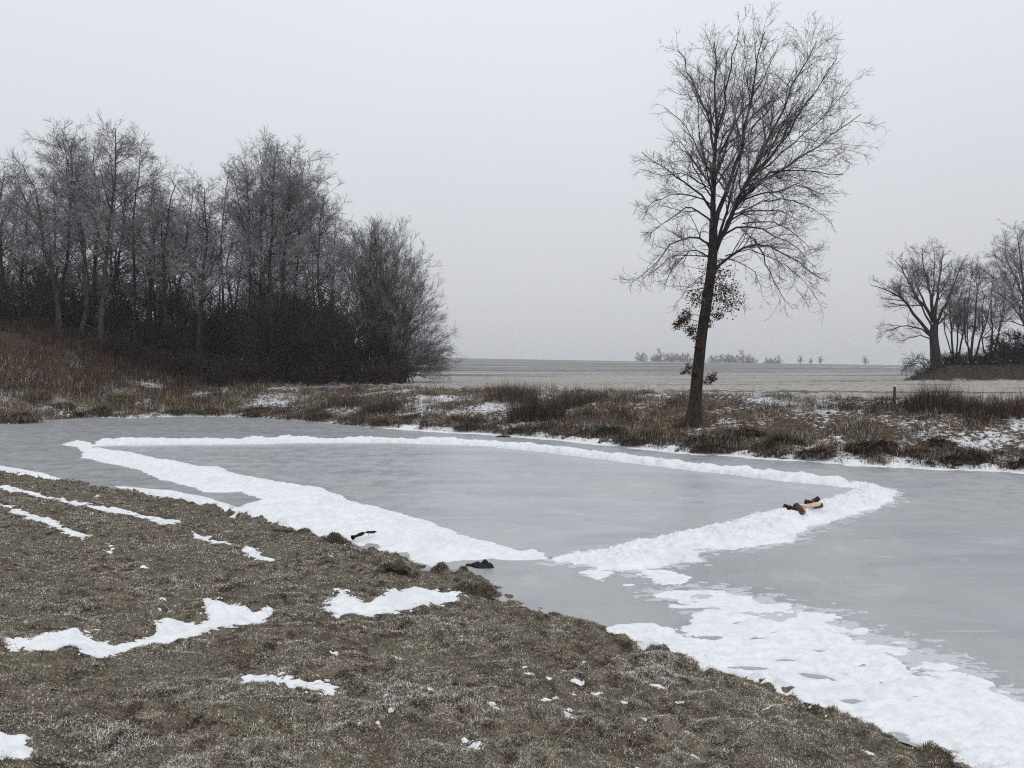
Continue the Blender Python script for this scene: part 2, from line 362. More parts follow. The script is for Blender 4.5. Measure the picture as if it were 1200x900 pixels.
ridge_right = [(1003, 573), (980, 570), (996, 565), (1025, 570), (1052, 577), (1048, 587), (1025, 597), (981, 609), (952, 619), (929, 635), (873, 643), (845, 644), (817, 649), (822, 658), (780, 664), (745, 668), (724, 670), (700, 667), (687, 663), (650, 659),
               (642, 656), (649, 652), (687, 648), (733, 639), (780, 628), (827, 618), (850, 614), (894, 602), (920, 598), (964, 588), (981, 585), (996, 578)]
rh = [(*G(775, 655), .12, .06, .3, .05), (*G(793, 657), .11, .06, .2, .05), (*G(805, 646), .3, .05, .5, .06), (*G(820, 645), .2, .04, .5, .05)]
snow([PX(ridge_right)], .13, .022, 'trampled snow ridge on the right side of the rink, wood lying on it', edge=.10, esc=.45, lump=.075, lsc=.24, width=.4, holes=rh, name='snow_ridge', pw=.75)
flat = [[(672, 674), (700, 668), (722, 673), (706, 681), (690, 681)], [(735, 664), (790, 668), (815, 678), (795, 690), (765, 684), (750, 674)], [(728, 684), (742, 685), (738, 688), (730, 687)]]
snow([PX(q) for q in flat], .008, .012, 'thin broken snow crust on the ice below the rink corner', edge=.05, esc=.16, lump=.006, lsc=.1, width=.06, hole_noise=.10, hsc=.18, off=.03, mat=SNOW)
ragged = [(761, 697), (780, 692), (845, 690), (873, 693), (929, 711), (967, 717), (1013, 740), (1060, 759), (1116, 773), (1200, 812), (1290, 850), (1200, 835), (1144, 806), (1079, 792), (1020, 762), (939, 740), (873, 724), (827, 717), (790, 708)]
snow([PX(ragged)], .007, .012, 'ragged thin snow crust along the outer edge of the footprinted snow', edge=.06, esc=.2, lump=.005, lsc=.1, width=.05, hole_noise=.30, hsc=.22, off=.10, mat=SNOW)
sheet = [(806, 745), (816, 730), (829, 717), (873, 721), (939, 735), (1027, 759), (1079, 789), (1144, 803), (1200, 826), (1300, 868), (1420, 960), (1300, 1000), (1200, 940), (1160, 908), (1130, 893), (1080, 872), (1045, 862), (995, 846), (955, 832), (895, 811), (845, 793), (808, 775),
         (783, 767), (755, 758), (715, 745), (740, 736), (761, 735), (789, 745), (825, 753), (822, 748)]
fp = []
for (u, v, a, b, r_, dp_) in [(864, 731, .09, .04, .3, .04), (885, 749, .11, .045, .2, .03), (922, 775, .10, .045, .1, .06), (962, 764, .08, .035, -.2, .07), (997, 822, .08, .04, 0, .06), (957, 794, .16, .06, -.4, .07),
                              (873, 784, .2, .06, 0, .05), (988, 792, .03, .02, 0, .08), (905, 742, .05, .03, 0, .03), (1010, 780, .1, .045, .5, .025), (1040, 800, .1, .045, .3, .02), (1075, 815, .1, .045, .4, .025),
                              (1100, 840, .09, .04, .2, .025), (1140, 850, .09, .04, .5, .02), (1030, 830, .09, .04, .4, .02), (930, 812, .09, .05, .3, .04), (838, 748, .12, .06, .3, .05), (1135, 825, .09, .04, 0, .02)]:
    fp.append((*G(u, v), a, b, r_, dp_))
snow([PX(sheet)], .024, .013, 'broad footprinted white snow sheet between the grass bank and grey ice', edge=.06, esc=.25, lump=.014, lsc=.16, width=.12, hole_noise=.17, hsc=.36, holes=fp, mat=SNOW, pw=.7)
def fringe(polys, label, grow=-.10, hn=.30, hsc=.09, res=.014):
    snow(polys, .004, res, label, edge=.05, esc=.3, lump=.002, lsc=.1, width=.03, hole_noise=hn, hsc=hsc, off=grow, mat=SLUSH, name='snow_crust')
SLUSH = snow_mat('snow_slush', 0.0); SLUSH.node_tree.nodes['Principled BSDF'].inputs['Roughness'].default_value = .6
for nd in SLUSH.node_tree.nodes:
    if nd.type == 'BUMP': nd.inputs['Strength'].default_value = .0
    if nd.type == 'MIX':
        for i_ in ('A', 'B'):
            v_ = nd.inputs[6 if i_ == 'A' else 7]
            if not v_.is_linked: v_.default_value = (.52, .545, .57, 1)
fringe([PX(ragged)], 'crumbly grey frost crust on the ice beside the footprinted snow', grow=.02, hn=.42, hsc=.07)
fringe([PX([(a, b) for a, b in ridge_right])], 'crumbly frost crust around the right snow ridge of the rink', grow=-.05, hn=.30, hsc=.09, res=.018)
fringe([PX([(760, 694), (800, 680), (850, 683), (900, 694), (960, 705), (1010, 722), (1080, 748), (1130, 770), (1200, 800), (1200, 830), (1100, 790), (1000, 750), (900, 720)])], 'thin broken frost film on the grey ice at the lower right', grow=.24, hn=.50, hsc=.10, res=.014)
strip = [[(-40, 541), (0, 546), (20, 549), (60, 557), (72, 562), (50, 563), (0, 556), (-40, 548)], [(135, 570), (207, 576), (243, 583), (275, 593), (300, 602), (335, 612), (330, 618), (290, 606), (250, 597), (200, 588), (160, 579)]]
snow([PX(q) for q in strip], .03, .03, 'narrow snow strip along the grassy near shore', edge=.05, esc=.4, lump=.01, width=.12)
fs = FAR_PX; up = [(u, v - 1.0) for u, v in fs if u >= 430]; dn = [(u, v + (.5 if u < 450 else 1.2)) for u, v in fs if u >= 430][::-1]
snow([PX(up + [(1300, 554.5), (1300, 560)] + dn)], .02, .05, 'white snow line where the far bank meets the ice', edge=.13, esc=.35, hole_noise=.10, hsc=.3, lump=.012, width=.15)
z5 = lambda pts: [(a / 3, 540 + b / 3) for a, b in pts]
patchA = z5([(20, 635), (70, 628), (100, 645), (180, 620), (230, 605), (300, 625), (400, 650), (480, 640), (540, 605), (570, 570), (640, 565), (700, 575), (740, 550), (730, 520), (710, 500), (770, 495), (830, 515), (900, 530), (945, 515), (950, 540),
             (890, 570), (820, 570), (740, 600), (640, 630), (560, 640), (470, 665), (370, 690), (250, 670), (130, 670), (40, 668)])
B = dict(edge=.035, esc=.13, lump=.007, lsc=.07, width=.05, hole_noise=.03, hsc=.07)
snow([PT(patchA)], .011, .011, 'long winding snow patch on the grass at the lower left', **B)
snow([PT([(383, 714), (390, 700), (400, 692), (410, 702), (430, 704), (455, 700), (470, 695), (500, 692), (530, 695), (537, 700), (530, 706), (500, 707), (470, 712), (440, 719), (415, 721), (390, 720)])], .011, .012, 'snow patch on the grass just below the hollowed grass mound', **B)
snow([PT([(283, 793), (300, 789), (318, 791), (340, 797), (360, 794), (380, 803), (376, 810), (340, 807), (310, 800), (290, 798)])], .011, .01, 'short thin snow sliver in the middle of the near grass', **B)
snow([PT([(-30, 860), (0, 865), (20, 868), (43, 882), (30, 890), (0, 886), (-30, 880)])], .011, .01, 'small snow patch cut off by the lower left picture corner', **B)
B2 = dict(edge=.06, esc=.22, lump=.006, lsc=.1, width=.06, hole_noise=.08, hsc=.16, off=.03)
snow([PT(z5([(-60, 75), (0, 82), (60, 98), (160, 123), (270, 147), (345, 158), (400, 163), (480, 178), (550, 198), (640, 208), (635, 222), (560, 218), (470, 195), (400, 183), (330, 170), (240, 152), (130, 126), (0, 100), (-60, 90)])),
      PT(z5([(665, 243), (700, 250), (740, 273), (830, 290), (820, 298), (760, 292), (710, 274), (680, 264)])), PT(z5([(845, 307), (880, 307), (930, 326), (960, 345), (930, 345), (860, 328)]))], .011, .02, 'long broken snow line in the grass, the one closer to the pond', **B2)
snow([PT(z5([(-60, 140), (0, 150), (50, 158), (70, 173), (120, 188), (200, 213), (240, 236), (300, 253), (322, 275), (290, 283), (230, 260), (190, 235), (120, 210), (50, 188), (30, 172), (0, 168), (-60, 155)])),
      PT(z5([(348, 288), (400, 290), (428, 313), (390, 325), (355, 312)]))], .011, .018, 'shorter broken snow line in the grass, the one farther from the pond', **B2)
SNOWT = snow_mat('snow_melting', .5)
for q_, lab_ in ((patchA, 'thin melting rim around the long winding snow patch'), ([(380, 716), (390, 697), (400, 690), (430, 703), (470, 693), (500, 690), (540, 693), (542, 702), (506, 709), (440, 722), (390, 722)], 'thin melting rim around the snow patch below the hollowed mound'),
                 ([(278, 793), (300, 787), (340, 796), (385, 801), (384, 811), (340, 809), (310, 802)], 'thin melting rim around the short snow sliver')):
    snow([PT(q_)], .008, .009, lab_, edge=.04, esc=.2, lump=.003, lsc=.05, width=.03, hole_noise=.11, hsc=.05, off=.012, mat=SNOWT, name='snow_crust')
bits = [(u / 3, 540 + v / 3, r) for u, v, r in [(557, 527, 4), (500, 372, 5), (150, 128, 5), (345, 125, 4), (480, 118, 4), (570, 485, 4), (1165, 345, 4), (1180, 676, 6), (260, 425, 4), (720, 185, 5), (820, 193, 9), (340, 600, 6), (770, 487, 3), (890, 500, 3)]]
bits += [(400 + u / 4, 680 + v / 4, r) for u, v, r in [(780, 410, 5), (855, 415, 5), (875, 452, 6), (970, 455, 6), (1100, 465, 10), (1190, 525, 7), (1015, 548, 6), (1080, 540, 4), (700, 575, 8), (735, 605, 5), (1055, 620, 7), (1065, 660, 8), (425, 515, 4), (225, 627, 6), (95, 660, 4),
         (175, 685, 8), (370, 745, 4), (585, 765, 6), (620, 795, 7), (970, 567, 6), (1135, 378, 3), (265, 345, 5), (200, 530, 4)]]
bits += [(640 + u * .4667, 600 + v * .4667, r) for u, v, r in [(70, 420, 8), (130, 455, 7), (195, 485, 6), (250, 520, 4), (280, 440, 8), (55, 515, 7), (340, 480, 5), (550, 495, 5), (610, 450, 7), (820, 605, 9), (945, 565, 9), (240, 630, 6), (370, 605, 6), (410, 575, 4), (705, 515, 4), (260, 365, 5)]]
bp = []
for u, v, r in bits:
    q = ON(u, v); s_ = r * q[1] / F * .78
    th = np.linspace(0, 2 * np.pi, 10)[:-1]; rr = s_ * (1 + .3 * rng.standard_normal(9)); ro = rng.uniform(-.5, .5)
    bp.append([(q[0] + math.cos(ro) * a - math.sin(ro) * b, q[1] + math.sin(ro) * a + math.cos(ro) * b) for a, b in zip(rr * np.cos(th) * 1.1, rr * np.sin(th) * 1.0)])
for k in range(0, len(bp), 400):
    snow(bp[k:k + 400], .010, .009, 'scattered small snow remnants between the near grass blades', edge=.035, esc=.05, lump=.004, lsc=.04, width=.03, off=.008, mat=SNOWD)
NEAR_SNOW = [q for q in SNOWPOLY]

# ------------------------------------------------------------ grass blades
def blades(x, y, z, length, width, lean, azim, col, curve=.6, base_dark=.55):
    """bent three-vertex-pair blades; returns verts, quads, tris, colours"""
    n = len(x); ca, sa = np.cos(azim), np.sin(azim)
    wx, wy = -sa * width / 2, ca * width / 2
    b = np.stack([x, y, z], -1); W = np.stack([wx, wy, np.zeros(n)], -1)
    l1 = lean * .55; l2 = lean * (1 + curve)
    m = b + np.stack([ca * np.sin(l1), sa * np.sin(l1), np.cos(l1)], -1) * (length * .5)[:, None]
    tp = m + np.stack([ca * np.sin(l2), sa * np.sin(l2), np.cos(l2)], -1) * (length * .5)[:, None]
    Vv = np.stack([b - W, b + W, m + W * .8, m - W * .8, tp], 1).reshape(-1, 3)
    i = np.arange(n) * 5
    q = np.stack([i, i + 1, i + 2, i + 3], -1); t_ = np.stack([i + 3, i + 2, i + 4], -1)
    cc = np.repeat(col[:, None], 5, 1).copy()
    return Vv, q, t_, cc.reshape(-1, 3)
GRASS = attr_mat('dry_grass', .9, .12, .3)
def pick(pal, n, w=None):
    pal = np.array(pal); k = rng.choice(len(pal), n, p=w); return pal[k] * (1 + .22 * rng.standard_normal((n, 1)))
def in_snow(x, y, margin=.0):
    m = np.zeros(len(x), bool)
    for q in NEAR_SNOW:
        b = (x > q[:, 0].min() - .1) & (x < q[:, 0].max() + .1) & (y > q[:, 1].min() - .1) & (y < q[:, 1].max() + .1)
        if b.any():
            k = np.where(b)[0]; m[k] |= sdf(x[k], y[k], q) > margin
    return m
# near bank: short matted frosty turf
N = 820000
r_ = np.exp(rng.uniform(math.log(2.3), math.log(24), N)); a_ = rng.uniform(R(-48), R(48), N); x = r_ * np.sin(a_); y = r_ * np.cos(a_)
ins = np.concatenate([sdf(x[i:i + 60000], y[i:i + 60000], POND) for i in range(0, N, 60000)])
k = (ins < .25) & is_near(x, y); x, y, r_, ins = x[k], y[k], r_[k], ins[k]
k = ~in_snow(x, y, .0) | (~in_snow(x, y, .06) & (rng.random(len(x)) < .5)) | (rng.random(len(x)) < .03); x, y, r_, ins = x[k], y[k], r_[k], ins[k]
z = Hc(x, y) - .004; k = z > .004; x, y, r_, ins, z = x[k], y[k], r_[k], ins[k], z[k]; n = len(x)
f1 = fbm(x, y, .9, 3, 101); f2 = fbm(x, y, .16, 3, 111); f3 = fbm(x, y, .45, 3, 121)
tall = np.clip(fbm(x, y, .3, 2, 131) - .15, 0, 1) + .35 * (1 - sm(0, .5, -ins))
ln = (.010 + .013 * rng.random(n) + .017 * tall) * (1 + .03 * r_); wd = (.0019 + .0006 * r_) * (.7 + .6 * rng.random(n))
pal_a = [(.33, .28, .22), (.26, .22, .168), (.40, .35, .285), (.20, .172, .13)]
pal_b = [(.06, .045, .033), (.095, .07, .05), (.035, .028, .02), (.12, .088, .062)]
pal_c = [(.38, .365, .34), (.30, .29, .265), (.46, .45, .43)]
pal_g = [(.15, .15, .10), (.19, .185, .13)]
col = pick(pal_a, n) * np.array([.93, .97, .95])
mb = rng.random(n) < np.clip(.34 + .8 * f2 - .25 * f1, .04, .95); col[mb] = pick(pal_b, mb.sum())
mg = rng.random(n) < np.clip(.10 + .5 * f1, 0, .45); col[mg] = pick(pal_g, mg.sum())
mc = rng.random(n) < np.clip(.27 + .40 * f3 - .2 * f2, .04, .65); col[mc] = pick(pal_c, mc.sum())
col = col * (1.30 + .28 * fbm(x, y, .38, 3, 151) + .16 * fbm(x, y, 1.6, 2, 153))[:, None]
lean = R(48) + R(36) * rng.random(n)
Vb, q, t_, cc = blades(x, y, z, ln, wd, lean, rng.uniform(0, 6.283, n), np.clip(col, .01, .6), .35)
tag(mesh_obj('grass', Vb, [q, t_], GRASS, smooth=False, colors=cc), 'short matted frosty brown grass on the near bank', 'grass', kind='stuff')

# far bank: long dead grass, snow showing between
def far_grass(N, pxr, lenr, wid, pal, w, label, lean0, lean1, seed, clump, dens, name='grass', dmax=9.5, foot=.55):
    u = rng.uniform(*pxr, N); rr = rng.uniform(0, 1, N)
    # sample in world: along the far shore, distance d inland
    fp_ = np.array(far); seg = np.cumsum(np.concatenate([[0], np.hypot(*np.diff(fp_, axis=0).T)]))
    s_ = rng.uniform(-6, seg[-1] + 6, N); xx = np.interp(s_, seg, fp_[:, 0]); yy_ = np.interp(s_, seg, fp_[:, 1])
    ext = np.where(s_ < 0, s_, np.where(s_ > seg[-1], s_ - seg[-1], 0)); xx = xx + ext * np.where(s_ < 0, .95, .97); yy_ = yy_ - ext * .25
    d_ = dmax * rr ** 1.15; x = xx + d_ * .32; y = yy_ + d_ * .95 - .02
    x = x + rng.normal(0, .1, N)
    f = fbm(x, y, clump, 3, seed); k = (rng.random(N) < np.clip(dens + 1.5 * f, 0.02, 1)) & (sdf(x, y, POND) < -.02); x, y, d_, f = x[k], y[k], d_[k], f[k]
    n = len(x); z = Hc(x, y) - .01; ln = rng.uniform(*lenr, n) * (.75 + .5 * np.clip(f + .5, 0, 1.2)) * (foot + (1 - foot) * sm(0, 2.5, d_))
    col = pick(pal, n, w); zc = fbm(x, y, 1.3, 3, seed + 5); zd = fbm(x, y, .5, 2, seed + 9)
    col = np.clip(col * (1 + .75 * zd)[:, None] * np.stack([1 + .25 * zc, 1 + .08 * zc, 1 - .12 * zc], -1), .008, .5)
    Vb, q, t_, cc = blades(x, y, z, ln, wid * (.6 + .8 * rng.random(n)), rng.uniform(lean0, lean1, n), rng.uniform(0, 6.283, n), col, .9)
    o = mesh_obj(name, Vb, [q, t_], GRASS, smooth=False, colors=cc); tag(o, label, 'grass', kind='stuff'); return o
far_grass(190000, (0, 1200), (.12, .38), .013, [(.23, .18, .125), (.155, .115, .08), (.065, .048, .036), (.30, .25, .19), (.40, .385, .36)], [.26, .25, .20, .14, .15], 'tangled dead brown grass covering the far bank', R(15), R(82), 201, .8, .20)
far_grass(75000, (0, 1200), (.14, .36), .013, [(.04, .03, .023), (.07, .05, .037), (.13, .10, .07), (.22, .18, .125)], [.3, .3, .22, .18], 'dark drooping sedge along the foot of the far bank', R(15), R(85), 215, .6, .38, dmax=1.7, foot=1.0)
far_grass(26000, (0, 1200), (.25, .6), .010, [(.08, .05, .037), (.12, .08, .055), (.05, .034, .027), (.18, .135, .095)], [.35, .3, .2, .15], 'thin reddish brown weed stalks standing in the far bank grass', R(2), R(28), 231, 2.2, -.02)
# left mound: thick tan and reddish growth
N = 90000
x = rng.uniform(-42, -15, N); y = rng.uniform(32, 49, N); dd_ = -sdf(x, y, POND); k = (dd_ > .1) & (rng.random(N) < .45 + .8 * fbm(x, y, 1.4, 3, 251)); x, y, dd_ = x[k], y[k], dd_[k]; n = len(x)
upm = sm(39, 43, y + 1.2 * fbm(x, y, 1.5, 2, 261))
col = pick([(.34, .265, .165), (.25, .185, .115), (.13, .095, .062), (.07, .05, .036)], n, [.34, .3, .22, .14]); red = rng.random(n) < .06 + .6 * upm * sm(-17, -21, x) + .3 * upm; col = col * (1 + .6 * fbm(x, y, .8, 2, 265))[:, None]
col[red] = pick([(.07, .044, .034), (.10, .066, .048), (.045, .031, .025)], red.sum())
Vb, q, t_, cc = blades(x, y, Hc(x, y) - .02, np.where(red, rng.uniform(.4, 1.1, n), rng.uniform(.25, .65, n)), .02 * (.6 + .8 * rng.random(n)), np.where(red, rng.uniform(0, R(20), n), rng.uniform(R(8), R(60), n)), rng.uniform(0, 6.28, n), np.clip(col, .01, .5), .9)
tag(mesh_obj('undergrowth', Vb, [q, t_], GRASS, smooth=False, colors=cc), 'tan grass and reddish weeds covering the mound by the left wood', 'undergrowth', kind='stuff')
# edge of the meadow behind the bank, and mound under the right trees
N = 30000
x = rng.uniform(30, 62, N); y = rng.uniform(54, 76, N); k = mound_right(x, y) > .12; x, y = x[k], y[k]; n = len(x)
Vb, q, t_, cc = blades(x, y, Hc(x, y) - .02, rng.uniform(.12, .4, n), .025 * np.ones(n), rng.uniform(R(20), R(88), n), rng.uniform(0, 6.28, n), np.clip(pick([(.028, .02, .018), (.045, .032, .027), (.018, .015, .014), (.10, .085, .08)], n, [.35, .3, .25, .10]) * (1 + .8 * fbm(x, y, 1.2, 3, 271))[:, None], .006, .5), .9)
tag(mesh_obj('undergrowth', Vb, [q, t_], GRASS, smooth=False, colors=cc), 'dark brown rough growth on the low mound under the right trees', 'undergrowth', kind='stuff')

# single tussocks and reed clumps
def tussock_mesh(name, rad, hgt, n, pal, lean0, lean1, wid, mat=GRASS):
    rr = rad * np.sqrt(rng.random(n)) * .55; a = rng.uniform(0, 6.283, n); x, y = rr * np.cos(a) * 1.4, rr * np.sin(a) * .9
    a0 = rng.uniform(0, 50)
    ln = hgt * (.6 + .6 * rng.random(n)) * (1.15 - .5 * rr / rad) * (.45 + .95 * vn(a * 2.2 + a0, rr * 3 / rad))
    az = a + rng.normal(0, .6, n); le = lean0 + (lean1 - lean0) * (rr / (rad * .55)) * (.5 + .6 * rng.random(n))
    return blades(x, y, np.full(n, -.05), ln, wid * (.6 + .8 * rng.random(n)), le, az, np.clip(pick(pal, n), .008, .5), .9)
TAN = [(.24, .18, .10), (.18, .13, .075), (.29, .23, .14), (.10, .07, .045)]
DARK = [(.045, .034, .026), (.075, .055, .04), (.03, .024, .02), (.13, .10, .07), (.24, .21, .17)]
OLV = [(.13, .10, .05), (.09, .07, .04), (.17, .14, .075), (.05, .04, .025)]
REDB = [(.075, .050, .036), (.115, .080, .052), (.045, .032, .025), (.17, .125, .085), (.06, .045, .036)]
def tussock(u, v, rad, hgt, n, pal, label, name='grass_tussock', cat='tussock', group='grass tussocks along the far bank', l0=R(5), l1=R(85), wid=.016):
    q = ON(u, v); Vb, qq, tt, cc = tussock_mesh(name, rad, hgt, n, pal, l0, l1, wid)
    o = mesh_obj(name, Vb, [qq, tt], GRASS, smooth=False, colors=cc, loc=(q[0], q[1], q[2])); tag(o, label, cat, group); return o
TS = [(25, 491, .95, .75, 1500, TAN, 'big tan arching tussock touching the ice at the far left'),
      (42, 468, .9, .7, 1100, TAN, 'tan tussock halfway up the left mound'),
      (75, 478, .7, .55, 800, TAN, 'pale tan tussock beside the snowy ice edge below the left mound'),
      (122, 483, 1.1, .5, 1500, DARK, 'wide blackish brown tussock at the ice edge in front of the left wood'),
      (147, 471, .9, .75, 1200, TAN, 'upright tan tussock in front of the dark left wood'),
      (160, 479, .6, .45, 700, DARK, 'small dark tussock just below the upright tan one'),
      (205, 484, .7, .4, 800, DARK, 'low grey brown tussock at the ice edge under the left wood'),
      (245, 484, .75, .45, 900, OLV, 'low olive tussock close to the ice below the left wood'),
      (300, 487, .6, .4, 700, DARK, 'dark tussock at the ice edge below the middle of the wood'),
      (375, 490, .7, .5, 900, DARK, 'dark tussock at the ice below the round bush'),
      (450, 497, .8, .4, 1000, OLV, 'low olive brown tussock at the snow line below the round bush'),
      (550, 502, .75, .4, 1000, DARK, 'dark tussock at the ice edge just left of the reed clump'),
      (607, 506, .45, .32, 700, DARK, 'small black tussock at the ice below the reed clump'),
      (590, 512, .3, .2, 350, OLV, 'tiny tussock on the snow line below the reed clump'),
      (745, 520, .6, .35, 900, DARK, 'dark tussock at the ice edge left of the big tree'),
      (835, 527, .75, .38, 1300, DARK, 'wide black tussock at the ice edge below the big tree'),
      (803, 499, .4, .3, 700, OLV, 'olive grass collar at the foot of the big tree, facing the pond'),
      (880, 510, .6, .35, 900, OLV, 'olive brown tussock on the bank right of the big tree'),
      (918, 520, .65, .5, 1200, OLV, 'yellowish green tussock at the bank foot right of the big tree'),
      (958, 533, .7, .35, 1200, DARK, 'dark flattened tussock at the ice right of the yellowish green one'),
      (1022, 530, .8, .5, 1500, REDB, 'rusty brown tussock at the ice below the fence post'),
      (1072, 531, .6, .42, 1300, TAN, 'pale straw tussock near the ice below the dark reeds'),
      (1100, 522, .5, .35, 900, OLV, 'olive tussock behind the pale straw one'),
      (1122, 541, .55, .3, 1200, DARK, 'black drooping tussock at the ice right of the straw one'),
      (1198, 545, .35, .3, 700, REDB, 'rusty tussock at the ice cut by the right picture edge')]
for a in TS: tussock(a[0], a[1], a[2], a[3], a[4], a[5], a[6])
REED = dict(name='reed_clump', cat='reeds', group='reeds and tall weeds on the far bank', l0=R(0), l1=R(30), wid=.009)
for a in [(628, 492, 1.5, 1.15, 2300, REDB, 'tall brown reed clump at the middle of the far bank'),
          (600, 470, 1.7, 1.1, 1300, REDB, 'pale topped reeds rising into the field left of the tall brown clump'),
          (665, 478, 1.1, .8, 900, REDB, 'reddish weed clump just right of the tall brown reeds'),
          (690, 472, .9, .7, 500, DARK, 'small dark weed clump on the bank top midway to the big tree'),
          (447, 484, 1.3, .9, 1300, REDB, 'rust brown bushy weeds below the round bush'),
          (400, 478, 1.6, .9, 1100, REDB, 'brown weeds on the bank left of the rust bushy ones'),
          (1092, 480, 1.1, 1.0, 1500, DARK, 'dark dense reed clump right of the fence post'),
          (1125, 484, 1.0, .75, 900, DARK, 'lower dark reeds beside the dense dark clump'),
          (1165, 488, 1.2, .7, 1000, REDB, 'rusty weeds on the bank top near the right picture edge'),
          (1195, 486, 1.0, .8, 800, REDB, 'rust orange weeds cut by the right picture edge'),
          (1035, 474, .6, .55, 350, DARK, 'few dark stalks just left of the fence post'),
          (1062, 476, .6, .45, 300, REDB, 'thin stalks just right of the fence post'),
          (985, 478, 1.0, .45, 500, REDB, 'low reddish weeds on the bank top left of the fence post')]:
    tussock(a[0], a[1], a[2], a[3], a[4], a[5], a[6], **REED)
for u, v, rd, lab in [(850, 772, .10, 'small grass tuft poking through the footprinted snow'), (905, 800, .12, 'dark tuft at the edge of the footprinted snow'), (1075, 858, .10, 'tuft bordering the footprinted snow toward the lower right'),
                      (676, 738, .07, 'sparse pale stalks at the ice edge below the rink corner'), (250, 692, .10, 'dark tuft beside the small snow dot above the winding snow patch'), (325, 700, .12, 'brown tuft right of the winding snow patch'), (20, 675, .12, 'brown tuft at the left picture edge on the grass')]:
    tussock(u, v, rd, .07 if rd > .08 else .11, 420, DARK + OLV, lab, group='grass tufts on the near bank', wid=.004)

# ------------------------------------------------------------ trees
def resample(pts, K):
    pts = np.array(pts, float); s = np.concatenate([[0], np.cumsum(np.linalg.norm(np.diff(pts, axis=0), axis=1))]); u = np.linspace(0, s[-1], K)
    out = np.stack([np.interp(u, s, pts[:, j]) for j in range(pts.shape[1])], -1)
    for _ in range(1): out[1:-1] = .25 * out[:-2] + .5 * out[1:-1] + .25 * out[2:]
    return out
def norm(v): return v / (np.linalg.norm(v, axis=-1, keepdims=True) + 1e-9)
def spawn(P, Rad, rg, dens, t0, t1, ang, lf, lmax, K, up=.0, wob=.12, rf=.55, rmin=.004, flat=0, taper=.35, lmin=.0, out=None):
    """children along polylines P [N,K,3]; returns (P,R) of the children"""
    seglen = np.linalg.norm(np.diff(P, axis=1), axis=2).sum(1); cnt = int(dens * (t1 - t0) * seglen.sum())
    if cnt < 1: return np.zeros((0, K, 3)), np.zeros((0, K))
    pi = rg.choice(len(P), cnt, p=seglen / seglen.sum()); tt = t0 + (t1 - t0) * rg.random(cnt)
    kk = P.shape[1] - 1; f = tt * kk; i = np.minimum(f.astype(int), kk - 1); f = f - i
    a, b = P[pi, i], P[pi, i + 1]; pos = a + (b - a) * f[:, None]; tan = norm(b - a); r0 = Rad[pi, i] * (1 - f) + Rad[pi, i + 1] * f
    rv = norm(rg.standard_normal((cnt, 3))); side = norm(np.cross(tan, rv))
    if flat: side = norm(side * np.array([1, 1, 1 - flat]))
    if out is not None:
        od = norm((pos - np.asarray(out)) * np.array([1, 1, .2])); side = norm(side + .8 * od)
    an = rg.uniform(ang[0], ang[1], cnt)[:, None]; d = norm(tan * np.cos(an) + side * np.sin(an))
    ln = np.minimum(seglen[pi] * lf * (1.15 - .75 * tt), lmax) * (.55 + .7 * rg.random(cnt)); ln = np.maximum(ln, lmin)
    pts = np.empty((cnt, K, 3)); pts[:, 0] = pos; st = (ln / (K - 1))[:, None]
    bend = rg.standard_normal((cnt, 3)) * wob
    for k in range(1, K):
        d = norm(d + bend * .5 + rg.standard_normal((cnt, 3)) * wob + np.array([0, 0, up]) / (K - 1) * 1.0); pts[:, k] = pts[:, k - 1] + d * st
    rs = np.maximum(np.minimum(r0 * rf, .03 * ln + .003), rmin)
    rad = rs[:, None] * np.linspace(1, taper, K)[None]; return pts, np.maximum(rad, rmin * .75)
def tubes(sets):
    """sets: list of (P,R,sides)"""
    Vs, Qs, off = [], [], 0
    for P, Rad, S in sets:
        if len(P) == 0: continue
        N, K, _ = P.shape; tan = np.empty_like(P); tan[:, 1:-1] = P[:, 2:] - P[:, :-2]; tan[:, 0] = P[:, 1] - P[:, 0]; tan[:, -1] = P[:, -1] - P[:, -2]; tan = norm(tan)
        ref = np.where(np.abs(tan[:, :1, 2:3]) > .9, np.array([1., 0, 0]), np.array([0, 0, 1.])); ref = np.broadcast_to(ref, P.shape)
        a = norm(np.cross(tan, ref)); b = np.cross(tan, a); th = np.arange(S) / S * 2 * np.pi
        ring = a[:, :, None] * np.cos(th)[:, None] + b[:, :, None] * np.sin(th)[:, None]
        Vv = P[:, :, None] + ring * Rad[:, :, None, None]; Vs.append(Vv.reshape(-1, 3))
        id_ = off + np.arange(N * K * S).reshape(N, K, S); j = np.roll(id_, -1, 2)
        Qs.append(np.stack([id_[:, :-1], j[:, :-1], j[:, 1:], id_[:, 1:]], -1).reshape(-1, 4)); off += N * K * S
    return np.vstack(Vs), np.vstack(Qs)
BARK = two_tone('bark_dark', (.016, .014, .013), (.05, .045, .041), 9, stretch=(1, 1, .25), bump=.6, bd=.02)
BARK_OAK = NT('bark_mossy', .9, .2)
t = BARK_OAK; v = t.scaled(t.objpos(), (1, 1, .3)); n_ = t.noise(v, 14, 5, .65); oz = t.n('ShaderNodeSeparateXYZ'); t.l(t.objpos(), oz.inputs[0])
cb = t.mix(t.rng(n_, .35, .65), (.011, .010, .009), (.042, .036, .030)); cb = t.mix(t.math('MULTIPLY', t.rng(t.noise(t.objpos(), 3, 4), 0.42, .64), t.rng(oz.outputs['Z'], .3, 2.0, .8, .0)), cb, (.062, .048, .017))
t.col(cb); t.bump(n_, .8, .03); BARK_OAK = BARK_OAK.m
PALEBARK = two_tone('bark_pale', (.03, .028, .026), (.09, .086, .08), 7, stretch=(1, 1, .3), bump=.5, bd=.02)
TWIG = two_tone('twigs_frosted', (.12, .117, .126), (.50, .495, .52), 1.3, lo=.3, hi=.75)
